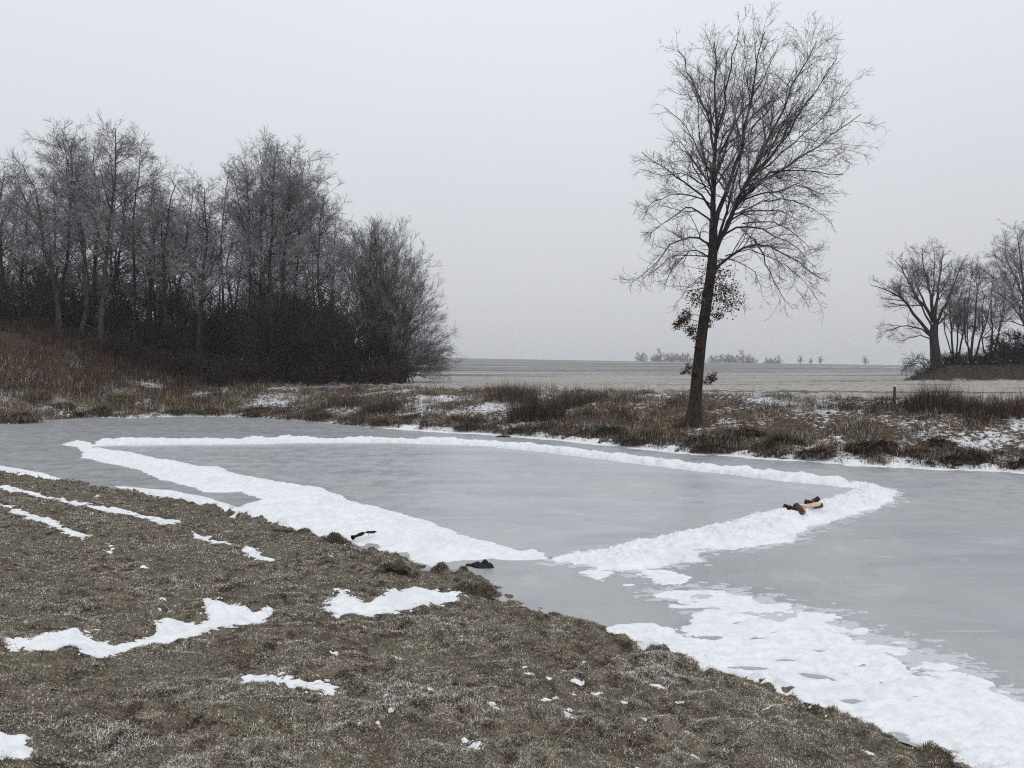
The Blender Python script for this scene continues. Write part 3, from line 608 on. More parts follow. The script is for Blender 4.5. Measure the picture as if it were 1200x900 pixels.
TWIG_OAK = two_tone('twigs_grey', (.065, .062, .061), (.27, .267, .273), 1.1, lo=.35, hi=.7)
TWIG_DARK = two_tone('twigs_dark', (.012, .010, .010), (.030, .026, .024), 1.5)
TWIG_RED = two_tone('stems_reddish', (.022, .015, .013), (.065, .042, .034), 1.5)
TWIG_BUSH = two_tone('twigs_bush', (.07, .067, .066), (.34, .335, .34), .8)
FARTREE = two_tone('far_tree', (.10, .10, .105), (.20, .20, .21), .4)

def alder_parts(trunk, r0, rg, h, dens=1.0, rmin=.009, crown0=.30, spread=1.0, side_sc=1.0):
    """trunk [K,3] local; returns trunk mesh data, crown mesh data"""
    K = len(trunk); tr_ = np.array(trunk)[None]; r0 = r0 * .92; rad = (r0 * (1 - np.linspace(0, 1, K) ** .8 * .9))[None]; rad[0, 0] *= 1.25
    # a leader or two
    ld, lr = spawn(tr_, rad, rg, 3.2 / h, .45, .8, (R(14), R(34)), .42, h * .30, 8, up=.35, wob=.05, rf=.7, rmin=rmin * 1.5)
    P1 = np.concatenate([resample(trunk, 8)[None], ld]); R1 = np.concatenate([np.interp(np.linspace(0, 1, 8), np.linspace(0, 1, K), rad[0])[None], lr])
    b1, br = spawn(P1, R1, rg, 3.4 * dens, crown0, .99, (R(38), R(78)), .30, 3.1 * spread, 7, up=.22, wob=.11, rf=.45, rmin=rmin * 1.3, flat=.35, lmin=.5)
    bt, btr = spawn(P1, R1, rg, 4.5 * dens, .72, 1, (R(35), R(80)), .2, 1.9, 7, up=.25, wob=.11, rf=.5, rmin=rmin * 1.2, flat=.3, lmin=1.0)
    b1, br = np.concatenate([b1, bt]), np.concatenate([br, btr])
    b0, b0r = spawn(tr_, rad, rg, .7, .10, crown0, (R(50), R(90)), .2, 2.2, 5, up=.1, wob=.16, rf=.25, rmin=rmin)
    b2, b2r = spawn(np.concatenate([b1]), br, rg, 6.0 * dens, .12, 1, (R(25), R(60)), .5, 1.3, 5, up=.12, wob=.14, rf=.55, rmin=rmin, lmin=.35)
    b3, b3r = spawn(b2, b2r, rg, 8.5 * dens, .1, 1, (R(20), R(60)), .6, .55, 3, up=.05, wob=.2, rf=.6, rmin=rmin * .8, lmin=.35)
    return tubes([(tr_, rad, 8), (ld, lr, 6), (b1, br, 4), (b0, b0r, 3)]), tubes([(b2, b2r, 3), (b3, b3r, 3)])
def add_tree(name, loc, tm, cmesh, tmat, cmat, label, cat='tree', group=None):
    r = empty(name, loc, label, cat, group)
    mesh_obj('trunk', tm[0], [tm[1]], tmat, r); mesh_obj('crown', cmesh[0], [cmesh[1]], cmat, r); return r

# left wood, front trees (photo pixels along the trunk, depth, label)
WOOD = [([(72, 425), (67, 350), (58, 310), (46, 262), (44, 225), (26, 192)], 47, .21, 'leaning grey trunk tree bending left on top of the left mound'),
        ([(70, 432), (75, 340), (83, 250), (84, 168)], 52, .19, 'straight dark tree just behind the bending tree on the mound'),
        ([(93, 432), (104, 342), (95, 270), (80, 200), (74, 166)], 48, .2, 'tree whose trunk leans right then curves back, second trunk on the mound'),
        ([(117, 448), (121, 357), (129, 270), (135, 200), (135, 150)], 46, .24, 'tallest dark tree of the left wood with pale lower trunk'),
        ([(106, 450), (113, 300), (111, 170)], 53, .18, 'slim tree close behind the tallest one in the left wood'),
        ([(158, 446), (158, 345), (156, 260), (165, 172)], 50, .17, 'thin straight tree right of the tallest one in the left wood'),
        ([(172, 446), (176, 330), (181, 255), (180, 206)], 54, .2, 'forked dark tree in the dip of the left wood skyline'),
        ([(198, 448), (190, 337), (193, 262), (206, 216)], 49, .22, 'thick dark tree with a curved stem in the dip of the wood skyline'),
        ([(212, 448), (208, 345), (222, 262), (226, 218)], 52, .18, 'dark slanting tree right of the curved stem one'),
        ([(233, 448), (236, 330), (242, 280), (240, 220)], 48, .23, 'broad crowned tree in the middle of the left wood'),
        ([(262, 448), (262, 330), (258, 280), (268, 206)], 54, .18, 'slim tree between the broad crowned one and the tall cluster'),
        ([(293, 448), (293, 330), (291, 240), (288, 190)], 50, .18, 'first tree on the left of the tall straight cluster in the wood'),
        ([(305, 448), (306, 320), (307, 220), (304, 176)], 52, .2, 'second straight tree of the tall cluster in the wood'),
        ([(319, 450), (316, 320), (321, 210), (325, 174)], 48, .22, 'tallest straight tree of the cluster left of the round bush'),
        ([(340, 450), (331, 330), (337, 250), (341, 182)], 50, .18, 'straight slim tree on the right half of the tall cluster'),
        ([(347, 450), (345, 340), (354, 230), (358, 186)], 53, .19, 'last tall tree before the skyline drops to the round bush'),
        ([(383, 448), (372, 340), (374, 260), (380, 222)], 51, .17, 'shorter tree on the right flank of the tall cluster by the round bush'),
        ([(-6, 428), (3, 330), (-4, 250), (6, 200)], 49, .2, 'dark tree cut by the left picture edge'),
        ([(28, 418), (24, 330), (34, 250), (20, 205)], 53, .18, 'thin tree just inside the left picture edge')]
WG = 'tall trees of the left wood'
for i, (pp, D, r0, lab) in enumerate(WOOD):
    rg = np.random.default_rng(300 + i); base = AT(*pp[0], D); zt = float(H(base[0], base[1], False))
    pts = [AT(u, v, D + (0 if j == 0 else rg.normal(0, .5))) for j, (u, v) in enumerate(pp)]; pts[0][2] = zt - .15
    loc = pts[0].copy(); tr_ = resample(np.array(pts) - loc, 14); h = tr_[-1, 2]
    tr_[1:-1] += rg.normal(0, .05, (12, 3)) * [1, 1, 0]
    sp_ = .85 if i in (1, 4, 10) else 1.0
    tm, cm_ = alder_parts(tr_, r0, rg, h, 1.0, .0095, .44 if i % 3 else .36, sp_)
    add_tree('alder_tree', loc, tm, cm_, PALEBARK if i in (0, 2, 3) else BARK, TWIG, lab, group=WG)
protos = []
for i in range(3):
    rg = np.random.default_rng(400 + i); h = 14.5; tr_ = resample(np.array([(0, 0, -.2), (.3 * rg.normal(), .2, h * .3), (.5 * rg.normal(), -.2, h * .6), (.6 * rg.normal(), 0, h)]), 12)
    tm, cm_ = alder_parts(tr_, .19, rg, h, .85, .011, .25, 1.05)
    protos.append(add_tree('alder_tree', (0, 0, 0), tm, cm_, BARK, TWIG, 'bare slender tree deep in the left wood behind the front trunks', group='trees deep in the left wood'))
rg = np.random.default_rng(77); back = []
for k in range(50):
    u = -150 + 545 * (k + .5) / 50 + rg.normal(0, 6); D = rg.uniform(55, 70); skyv = np.interp(u, [-150, 0, 75, 130, 165, 190, 240, 270, 300, 330, 360, 390, 420], [215, 215, 190, 180, 200, 228, 232, 215, 195, 195, 205, 240, 275])
    p0 = AT(u, 430, D); zt = float(H(p0[0], D, False)); ztop = AT(u, skyv + rg.uniform(0, 45), D)[2]
    o = protos[k] if k < 3 else copy_tree(protos[k % 3]); s_ = (ztop - zt) / 14.5
    o.location = (p0[0], D, zt); o.scale = (s_ * 1.1, s_ * 1.1, s_); o.rotation_euler = (0, 0, rg.uniform(0, 6.28))

# round many-stemmed bush at the right end of the wood
def multistem(stems, rg, r0, rmin, d1, d2, l1, l2, d3=0, l3=.4, up=.1):
    S = np.array([resample(s, 9) for s in stems]); S[:, 1:-1] += rg.normal(0, .06, (len(S), 7, 3))
    rad = np.array(r0)[:, None] * np.linspace(1, .22, 9)[None]
    b1, r1 = spawn(S, rad, rg, d1, .25, 1, (R(15), R(40)), .4, l1, 6, up=up, wob=.09, rf=.5, rmin=rmin * 1.2, lmin=.3)
    b2, r2 = spawn(np.concatenate([b1]), r1, rg, d2, .1, 1, (R(15), R(45)), .6, l2, 4, up=up, wob=.12, rf=.6, rmin=rmin, lmin=.25)
    sets = [(b1, r1, 4), (b2, r2, 3)]
    if d3: b3, r3 = spawn(b2, r2, rg, d3, .1, 1, (R(15), R(50)), .7, l3, 3, up=up * .5, wob=.15, rf=.7, rmin=rmin * .85, lmin=.18); sets.append((b3, r3, 3))
    return tubes([(S, rad, 6)]), tubes(sets)
rg = np.random.default_rng(500); D = 56; base = AT(452, 446, D); base[2] = float(H(base[0], D, False)) - .1
outl = [(388, 330), (394, 300), (402, 280), (410, 274), (420, 268), (430, 266), (440, 266), (452, 268), (462, 272), (476, 281), (490, 295), (502, 312), (508, 336), (517, 362), (526, 386), (531, 404), (530, 422), (520, 434), (380, 400)]
stems = []
for k in range(200):
    f = rg.random() * (len(outl) - 1); i = int(f); f -= i; tu = outl[i][0] * (1 - f) + outl[min(i + 1, len(outl) - 1)][0] * f; tv = outl[i][1] * (1 - f) + outl[min(i + 1, len(outl) - 1)][1] * f
    rr = 1 - .20 * rg.random() ** 1.6; dz = rg.uniform(-3.4, 3.4) * math.sqrt(max(.05, 1 - (rr - .3) ** 2 * .8)); b0 = base + np.array([rg.normal(0, .9), rg.normal(0, .9), 0])
    tp = AT(tu, tv, D) ; tp = b0 + (tp - b0) * rr; tp[1] += dz; tp[2] -= abs(dz) * .25
    md = b0 + (tp - b0) * .5; md[2] += .12 * np.linalg.norm((tp - b0)[:2]) ; md[:2] -= (tp - b0)[:2] * .10
    stems.append(np.array([b0, md, tp]) - base)
tm, cm_ = multistem(stems, rg, rg.uniform(.02, .05, len(stems)), .007, 2.2, 4.6, 1.5, .9, 6.5, .5, up=.16)
add_tree('willow_bush', base, tm, cm_, BARK, TWIG_BUSH, 'round many stemmed bare willow at the right end of the left wood', 'bush')

# dark undergrowth shrubs inside the wood
def shrub_proto(seed, h, n, mat, label, group, spread=.4, name='bare_shrub'):
    rg = np.random.default_rng(seed); st_ = []
    for k in range(n):
        a = rg.uniform(0, 6.28); s_ = spread * h * math.sqrt(rg.random()); b0 = np.array([rg.normal(0, .35), rg.normal(0, .35), -.1]); tp = b0 + [s_ * math.cos(a), s_ * math.sin(a), h * rg.uniform(.6, 1) * (1 - .3 * s_ / (spread * h))]
        md = (b0 + tp) / 2 + [0, 0, .1 * h * .5]; md[:2] = b0[:2] + (tp - b0)[:2] * .35; st_.append(np.array([b0, md, tp]))
    tm, cm_ = multistem(st_, rg, rg.uniform(.012, .035, n), .010, 3.0, 4.6, 1.2, .7, up=.2)
    r = empty(name, (0, 0, 0), label, 'shrub', group); mesh_obj('stems', tm[0], [tm[1]], mat, r); mesh_obj('crown', cm_[0], [cm_[1]], mat, r); return r
G1 = 'dark bare shrubs filling the left wood'
lab1 = 'dark tangled bare shrub between the trunks of the left wood'
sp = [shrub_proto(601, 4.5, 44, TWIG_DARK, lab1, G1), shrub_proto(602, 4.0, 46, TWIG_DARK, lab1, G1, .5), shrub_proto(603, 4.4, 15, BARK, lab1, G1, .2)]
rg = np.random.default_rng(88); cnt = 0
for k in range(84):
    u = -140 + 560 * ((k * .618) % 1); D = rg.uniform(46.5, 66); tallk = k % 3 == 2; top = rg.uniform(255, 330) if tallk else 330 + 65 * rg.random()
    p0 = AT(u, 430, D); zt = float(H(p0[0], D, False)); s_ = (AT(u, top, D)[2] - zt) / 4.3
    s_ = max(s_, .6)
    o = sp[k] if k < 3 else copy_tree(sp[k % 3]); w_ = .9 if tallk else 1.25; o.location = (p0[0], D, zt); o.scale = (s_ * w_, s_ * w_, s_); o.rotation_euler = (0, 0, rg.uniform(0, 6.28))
G2 = 'reddish brown shrubs along the front of the left wood'; lab2 = 'low reddish brown stemmed shrub along the front of the left wood'
sp = [shrub_proto(611, 2.2, 60, TWIG_RED, lab2, G2, .45), shrub_proto(612, 2.0, 55, TWIG_RED, lab2, G2, .6)]
for k in range(34):
    u = -60 + 520 * ((k * .618 + .2) % 1); D = rg.uniform(44, 49) if u < 330 else rg.uniform(47, 54); p0 = AT(u, 430, D); zt = float(H(p0[0], D, False)); s_ = rg.uniform(.7, 1.25) if u > 120 else rg.uniform(.45, .8)
    o = sp[k] if k < 2 else copy_tree(sp[k % 2]); o.location = (p0[0], D, zt); o.scale = (s_ * 1.2, s_ * 1.2, s_); o.rotation_euler = (0, 0, rg.uniform(0, 6.28))

# the big single tree
rg = np.random.default_rng(900); D = float(ON(812, 497)[1])
tb = AT(812, 497, D); tb[2] = float(H(tb[0], D, False)) - .12
def limb(pts, r0, r1, dep):
    pts = [(u, v if v > 250 else v + 8 * ((250 - v) / 250) ** 1.0) for u, v in pts]; n = len(pts); P = [AT(u, v, D + dep * (i / (n - 1)) ** 1.2) for i, (u, v) in enumerate(pts)]
    return resample(np.array(P) - tb, 10), np.linspace(1, 0, 10) ** 1.25 * (r0 * .62 - r1) + r1
trunk_px = [(812, 500), (814, 480), (817, 445), (820, 410), (824, 380), (829, 350), (833, 322), (836, 292), (836, 260)]
Tp = resample(np.array([AT(u, v, D) for u, v in trunk_px]) - tb, 16); Tp[0, 2] = -.1
Tr = np.interp(np.linspace(0, 1, 16), [0, .06, .12, .3, .6, .85, 1], [.40, .25, .21, .192, .172, .155, .13])
LB = [([(836, 265), (834, 235), (839, 173), (837, 133), (839, 80), (837, 42)], .17, .015, .6), ([(840, 160), (844, 135), (851, 107), (856, 67), (866, 28)], .08, .012, -.9), ([(836, 172), (832, 140), (824, 117), (811, 85), (794, 52)], .075, .012, 1.2),
      ([(836, 275), (845, 237), (867, 181), (877, 133), (883, 88), (890, 52), (896, 30)], .15, .014, -.8), ([(844, 177), (869, 131), (880, 112), (900, 80), (912, 45)], .07, .01, 1.6), ([(837, 292), (853, 264), (864, 235), (885, 187), (907, 149), (923, 112), (941, 67), (957, 42)], .15, .013, 1.4),
      ([(872, 215), (901, 187), (931, 144), (949, 107), (981, 62)], .085, .012, -1.6), ([(858, 248), (869, 229), (901, 203), (947, 179), (981, 149), (1009, 130)], .09, .012, .9), ([(868, 231), (890, 213), (912, 197), (947, 197), (988, 203)], .07, .01, -2.2),
      ([(862, 240), (880, 228), (907, 227), (933, 213), (966, 228)], .06, .01, 2.6), ([(835, 248), (827, 237), (808, 213), (779, 197), (752, 176)], .07, .01, -1.0), ([(834, 262), (822, 246), (807, 239), (780, 260), (754, 276)], .06, .009, 1.8),
      ([(835, 298), (827, 280), (816, 273), (792, 281), (765, 311), (747, 327)], .07, .009, -.8), ([(834, 305), (820, 290), (798, 300), (782, 325), (778, 340)], .045, .008, 2.2), ([(834, 325), (845, 308), (862, 293), (882, 279), (912, 293), (942, 311), (962, 327)], .09, .009, -.6),
      ([(884, 280), (897, 308), (909, 338), (929, 362)], .045, .007, .6), ([(840, 285), (852, 268), (876, 261), (906, 275), (936, 290), (957, 315)], .07, .009, 2.0), ([(856, 258), (866, 249), (888, 246), (918, 248), (942, 262)], .055, .008, -2.4),
      ([(838, 308), (849, 302), (870, 309), (888, 321), (893, 345)], .035, .007, 1.2), ([(836, 210), (815, 170), (800, 140), (785, 125), (778, 122)], .05, .009, .4), ([(838, 235), (812, 195), (800, 165), (790, 160)], .045, .008, -1.9),
      ([(838, 300), (842, 275), (858, 225), (872, 170), (868, 120), (874, 70)], .09, .01, 2.8), ([(838, 300), (850, 262), (880, 215), (905, 170), (925, 130), (940, 105)], .07, .01, -2.9), ([(836, 280), (838, 240), (826, 190), (818, 140), (815, 100)], .07, .009, -2.5),
      ([(833, 330), (850, 335), (862, 345), (872, 362)], .03, .006, -1.4), ([(832, 335), (815, 330), (800, 345), (790, 360)], .03, .006, -1.0), ([(834, 240), (815, 228), (790, 225), (765, 235), (757, 250)], .045, .008, 2.4),
      ([(890, 200), (930, 165), (970, 130), (990, 100)], .05, .009, 2.4), ([(895, 235), (925, 232), (955, 245), (975, 262)], .035, .007, -.4), ([(880, 150), (908, 115), (922, 95), (935, 78)], .04, .008, .2),
      ([(850, 300), (880, 292), (915, 305), (945, 330), (958, 352)], .035, .007, 1.6), ([(836, 300), (812, 300), (785, 300), (760, 322)], .035, .007, -1.8), ([(870, 262), (905, 258), (940, 280), (952, 300)], .04, .007, -1.2), ([(836, 225), (800, 200), (775, 205), (748, 196)], .04, .007, .8)]
ls = [limb(*a) for a in LB]; LP = np.array([a for a, _ in ls]); LR = np.array([b for _, b in ls])
LP[:, 1:-1] += rg.normal(0, .035, (len(LP), 8, 3))
b2, r2 = spawn(LP, LR, rg, 4.2, .15, 1, (R(18), R(50)), .40, 2.1, 8, up=.12, wob=.10, rf=.5, rmin=.006, lmin=.4)
b3, r3 = spawn(b2, r2, rg, 5.8, .1, 1, (R(20), R(55)), .55, 1.0, 6, up=.10, wob=.13, rf=.55, rmin=.0052, lmin=.30)
b4, r4 = spawn(np.concatenate([b3]), r3, rg, 7.4, .1, 1, (R(20), R(60)), .6, .5, 4, up=.06, wob=.18, rf=.6, rmin=.0045, lmin=.2)
b5, r5 = spawn(Tp[None], Tr[None], rg, 5, .52, .95, (R(50), R(95)), .25, 1.3, 7, up=-.3, wob=.16, rf=.09, rmin=.006); b6, r6 = spawn(b5, r5, rg, 6, .2, 1, (R(20), R(60)), .5, .6, 4, up=-.1, wob=.18, rf=.6, rmin=.0045, lmin=.15)
tree = empty('oak_tree', tb, 'tall bare tree with spreading crown standing alone on the far bank', 'tree')
Vt, Qt = tubes([(Tp[None], Tr[None], 20)])
aa = np.arctan2(Vt[:, 1] - np.interp(Vt[:, 2], Tp[:, 2], Tp[:, 1]), Vt[:, 0] - np.interp(Vt[:, 2], Tp[:, 2], Tp[:, 0]))
flare = .09 * np.exp(-np.clip(Vt[:, 2], 0, 9) / .28) * np.maximum(0, np.sin(aa * 3 + .7)) + .012 * fbm(aa * 3, Vt[:, 2] * 1.5, 1.0, 3, 7)
Vt[:, 0] += np.cos(aa) * flare; Vt[:, 1] += np.sin(aa) * flare
mesh_obj('trunk', Vt, [Qt], BARK_OAK, tree)
mesh_obj('limbs', *(lambda a: (a[0], [a[1]]))(tubes([(LP, LR, 8)])), BARK, tree)
crown_sets = list([(b2, r2, 5), (b3, r3, 3), (b4, r4, 3), (b5, r5, 4), (b6, r6, 3)])
# dead leaves held low on the trunk
def leaves(centers, rg):
    Ls, Ct = [], []
    for u, v, rpx, n, dz in centers:
        n = int(n * 2.4)
        c0 = AT(u, v, D) - tb; s_ = rpx * D / F; q = rg.standard_normal((n, 3)); q = q * s_ * .30 + np.repeat(rg.standard_normal((n // 14 + 1, 3)) * s_ * .48, 14, 0)[:n]
        Ls.append(c0 + q + [0, dz, 0])
    P = np.vstack(Ls); n = len(P); a = norm(rg.standard_normal((n, 3))); b = norm(np.cross(a, rg.standard_normal((n, 3)))); nn = np.cross(a, b); s1 = rg.uniform(.025, .05, (n, 1)); s2 = s1 * rg.uniform(.45, .7, (n, 1))
    Vv = np.stack([P - a * s1, P - b * s2 + nn * s2 * .3, P + a * s1, P + b * s2 + nn * s2 * .3], 1).reshape(-1, 3); i = np.arange(n) * 4
    return Vv, np.stack([i, i + 1, i + 2, i + 3], -1)
LEAF = two_tone('dead_leaves', (.04, .022, .015), (.13, .068, .042), 5)
lv = [(800, 374, 7, 110, -.1), (795, 382, 6, 90, .1), (808, 388, 8, 110, 0), (806, 368, 6, 80, .2), (813, 396, 5, 60, -.2), (815, 408, 3.5, 30, -.2), (806, 430, 6, 60, 0), (811, 438, 5, 50, -.2), (800, 437, 3, 18, 0), (831, 441, 5, 60, -.2), (836, 445, 4, 35, 0), (826, 447, 3, 25, -.2),
      (845, 345, 14, 190, 0), (850, 358, 10, 110, -.4), (838, 372, 6, 60, -.3), (836, 380, 5, 30, .2), (824, 350, 12, 120, .3), (835, 330, 15, 130, -.3), (815, 345, 10, 60, .2), (858, 340, 12, 70, .2), (830, 318, 18, 90, .2), (852, 322, 12, 50, .4), (870, 350, 8, 22, 0), (827, 365, 7, 70, -.3)]
Vl, Ql = leaves(lv, rg); mesh_obj('leaves', Vl, [Ql], LEAF, tree, smooth=False)
# twigs that carry them
tw = []
for u, v, *_ in lv[:12]:
    e = AT(u, v, D) - tb; zz = e[2] - .15; s0 = np.array([np.interp(zz, Tp[:, 2], Tp[:, 0]), np.interp(zz, Tp[:, 2], Tp[:, 1]), zz]); tw.append(resample([s0, (s0 + e) / 2 + [0, 0, .06], e], 6))
tw = np.array(tw); b7, r7 = spawn(tw, np.full((len(tw), 6), .012), rg, 9, .3, 1, (R(20), R(60)), .5, .3, 4, wob=.2, rmin=.004, lmin=.12)
Vx, Qx = tubes(crown_sets + [(tw, np.tile(np.linspace(.014, .006, 6), (len(tw), 1)), 4), (b7, r7, 3)]); mesh_obj('crown', Vx, [Qx], TWIG_OAK, tree)

# ------------------------------------------------------------ trees on the right mound
def px_tree(name, base_px, D, limbs_, r, label, cat, seed, d2=3.0, d3=5.0, d4=6.5, mat=TWIG_OAK, group=None, rmin=.011, l2=2.6, l3=1.2, l4=.6, trunk=None, up=.15):
    rg = np.random.default_rng(seed); b = AT(*base_px, D); b[2] = float(H(b[0], D, False)) - .12
    P = []; Rd = []
    for j, (pts, r0, dep) in enumerate(limbs_):
        n = len(pts); q = [AT(u, v, D + dep * (i / (n - 1)) ** 1.1) for i, (u, v) in enumerate(pts)]
        q = np.array(q) - b; P.append(resample(q, 9)); Rd.append(np.linspace(r0, max(r0 * .12, rmin), 9))
    P, Rd = np.array(P), np.array(Rd); P[:, 1:-1] += rg.normal(0, .05, (len(P), 7, 3))
    b2, r2 = spawn(P, Rd, rg, d2, .25, 1, (R(22), R(55)), .42, l2, 6, up=up, wob=.12, rf=.5, rmin=rmin, lmin=.4)
    b3, r3 = spawn(b2, r2, rg, d3, .1, 1, (R(20), R(55)), .55, l3, 4, up=up * .7, wob=.15, rf=.6, rmin=rmin * .85, lmin=.3)
    b4, r4 = spawn(b3, r3, rg, d4, .1, 1, (R(20), R(60)), .6, l4, 3, up=.05, wob=.2, rf=.65, rmin=rmin * .7, lmin=.2)
    if trunk is not None:
        tp, tr0 = trunk; tp = resample(np.array([AT(u, v, D) for u, v in tp]) - b, 9); tp[0, 2] = -.05; sets = [(tp[None], (np.linspace(tr0 * 1.25, tr0 * .8, 9))[None], 10), (P, Rd, 6)]
    else: sets = [(P, Rd, 6)]
    return add_tree(name, b, tubes(sets), tubes([(b2, r2, 4), (b3, r3, 3), (b4, r4, 3)]), BARK, mat, label, cat, group)
D1 = 62
px_tree('bare_tree', (1097, 430), D1, [([(1094, 395), (1089, 389), (1072, 373), (1061, 352), (1042, 340), (1020, 334)], .16, -.8), ([(1094, 378), (1090, 366), (1072, 345), (1063, 324), (1048, 305)], .15, 1.0), ([(1095, 378), (1092, 366), (1089, 338), (1082, 310), (1081, 291)], .15, -1.2),
        ([(1096, 380), (1096, 371), (1100, 333), (1106, 293)], .15, .4), ([(1094, 398), (1089, 392), (1070, 380), (1047, 385), (1029, 393)], .10, 1.6), ([(1096, 382), (1105, 362), (1117, 338), (1130, 306)], .12, -1.5), ([(1094, 386), (1080, 362), (1068, 340), (1060, 312)], .10, -3.0),
        ([(1095, 380), (1092, 350), (1096, 315), (1094, 292)], .10, 3.2), ([(1094, 400), (1080, 392), (1062, 397), (1050, 402)], .06, -1.4), ([(1096, 385), (1108, 372), (1120, 360), (1128, 340)], .08, 2.8), ([(1089, 366), (1078, 345), (1070, 320), (1069, 298)], .09, 2.2), ([(1061, 352), (1050, 352), (1035, 350), (1026, 345)], .05, .6)],
        .3, 'wide spreading bare tree at the left end of the right mound', 'tree', 1001, trunk=([(1097, 430), (1096, 412), (1094, 395), (1095, 380)], .36))
GR = 'trees on the right mound'
px_tree('bare_tree', (1117, 428), 64, [([(1117, 428), (1114, 390), (1112, 350), (1120, 315)], .10, 0), ([(1117, 426), (1124, 395), (1122, 360), (1130, 325)], .08, 1), ([(1119, 428), (1128, 400), (1133, 360), (1140, 318)], .09, -1), ([(1117, 420), (1108, 395), (1106, 370), (1110, 340)], .06, 1.5)],
        .1, 'multi stemmed thin tree right beside the spreading one', 'tree', 1002, group=GR, d2=3.2)
px_tree('bare_tree', (1138, 426), 62, [([(1138, 426), (1140, 395), (1146, 350), (1149, 312)], .12, 0), ([(1138, 422), (1131, 395), (1128, 360), (1136, 330)], .08, -1), ([(1140, 424), (1150, 395), (1160, 360), (1165, 330)], .10, 1), ([(1136, 424), (1133, 400), (1134, 380), (1130, 350)], .06, 1.8)],
        .1, 'forked dark stemmed tree in the middle of the right mound', 'tree', 1003, group=GR, d2=3.2)
px_tree('bare_tree', (1160, 424), 65, [([(1160, 424), (1164, 390), (1160, 350), (1166, 315)], .10, 0), ([(1161, 420), (1172, 392), (1176, 360), (1178, 325)], .09, 1.2), ([(1158, 420), (1150, 398), (1150, 370), (1156, 340)], .07, -1.2)],
        .1, 'slim tree before the tall one at the right picture edge', 'tree', 1004, group=GR, d2=3.2)
px_tree('bare_tree', (1206, 420), 60, [([(1206, 420), (1202, 370), (1198, 320), (1192, 275)], .17, 0), ([(1206, 400), (1196, 365), (1182, 330), (1165, 298)], .11, 1), ([(1206, 390), (1190, 360), (1175, 345), (1158, 338)], .09, -1.4), ([(1207, 390), (1215, 350), (1225, 310), (1230, 280)], .13, 1), ([(1206, 370), (1212, 330), (1210, 290), (1212, 268)], .12, -1),
        ([(1204, 360), (1190, 325), (1180, 300), (1176, 280)], .09, 2.2), ([(1207, 380), (1230, 350), (1250, 330), (1262, 315)], .10, .5), ([(1205, 385), (1188, 378), (1172, 375), (1160, 380)], .06, 2)],
        .17, 'tallest frosted tree cut by the right picture edge', 'tree', 1005, group=GR, mat=TWIG, d2=3.6, d3=5.5)
px_tree('bramble_bush', (1078, 434), 59, [([(1085, 434), (1075, 422), (1064, 424), (1058, 434)], .03, -.5), ([(1088, 434), (1078, 424), (1066, 428), (1060, 436)], .03, .5), ([(1092, 432), (1085, 420), (1074, 419), (1066, 426)], .03, 1), ([(1080, 434), (1088, 424), (1096, 424), (1104, 432)], .03, -1), ([(1075, 434), (1068, 426), (1062, 430), (1057, 438)], .02, -1)],
        .03, 'low dark bramble arching at the left foot of the right mound', 'bush', 1006, d2=6, d3=6, d4=5, mat=TWIG_DARK, l2=1.0, l3=.6, l4=.35, up=-.1)
rg = np.random.default_rng(31)
px_tree('evergreen_bush', (1186, 424), 61, [([(1186 + a, 424), (1186 + a * 1.2, 412), (1186 + a * 1.5 + rg.normal(0, 2), 398 - 8 * (1 - abs(a) / 18) + rg.normal(0, 3))], .04, rg.uniform(-1, 1)) for a in np.linspace(-17, 20, 16)],
        .04, 'dense blackish bush at the foot of the tallest right tree', 'bush', 1007, d2=7, d3=8, d4=7, mat=TWIG_DARK, l2=.9, l3=.5, l4=.3, up=.1, rmin=.016)

G3 = 'dark shrubs on the right mound'; lab3 = 'dark leafless shrub tangled among the trunks on the right mound'
sp = [shrub_proto(621, 2.0, 40, TWIG_DARK, lab3, G3, .5), shrub_proto(622, 1.7, 40, TWIG_RED, lab3, G3, .6)]; rg = np.random.default_rng(99)
for k in range(16):
    u = 1075 + 135 * ((k * .618 + .3) % 1); Dk = rg.uniform(59.5, 68); p0 = AT(u, 430, Dk); zt = float(H(p0[0], Dk, False)); s_ = rg.uniform(.45, .9) + (.5 if u > 1165 else 0)
    o = sp[k] if k < 2 else copy_tree(sp[k % 2]); o.location = (p0[0], Dk, zt); o.scale = (s_ * 1.3, s_ * 1.3, s_); o.rotation_euler = (0, 0, rg.uniform(0, 6.28))

# ------------------------------------------------------------ trees on the horizon
def far_proto(seed, h, w, label):
    rg = np.random.default_rng(seed); T = resample([(0, 0, -.4), (.1, 0, h * .3), (0, 0, h * .8)], 6)[None]; Rd = np.linspace(.22, .08, 6)[None]
    b1, r1 = spawn(T, Rd, rg, 11, .05 if w > 2 else .42, .98, (R(25), R(85)), .9 if w < 2 else .6, w, 5, up=.3, wob=.1, rf=.6, rmin=.05, lmin=w * .6); b2, r2 = spawn(b1, r1, rg, 2.4, .2, 1, (R(20), R(60)), .5, 1.2, 4, up=.1, wob=.15, rmin=.045, lmin=.6)
    b3, r3 = spawn(b2, r2, rg, 2.4, .1, 1, (R(20), R(60)), .6, .8, 3, wob=.2, rmin=.035, lmin=.4)
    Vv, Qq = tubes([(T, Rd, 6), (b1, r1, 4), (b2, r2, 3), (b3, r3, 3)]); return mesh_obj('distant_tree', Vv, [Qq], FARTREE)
fp_ = [far_proto(1100 + i, 5.0, w, '') for i, w in enumerate((1.7, 2.2, 2.6))]
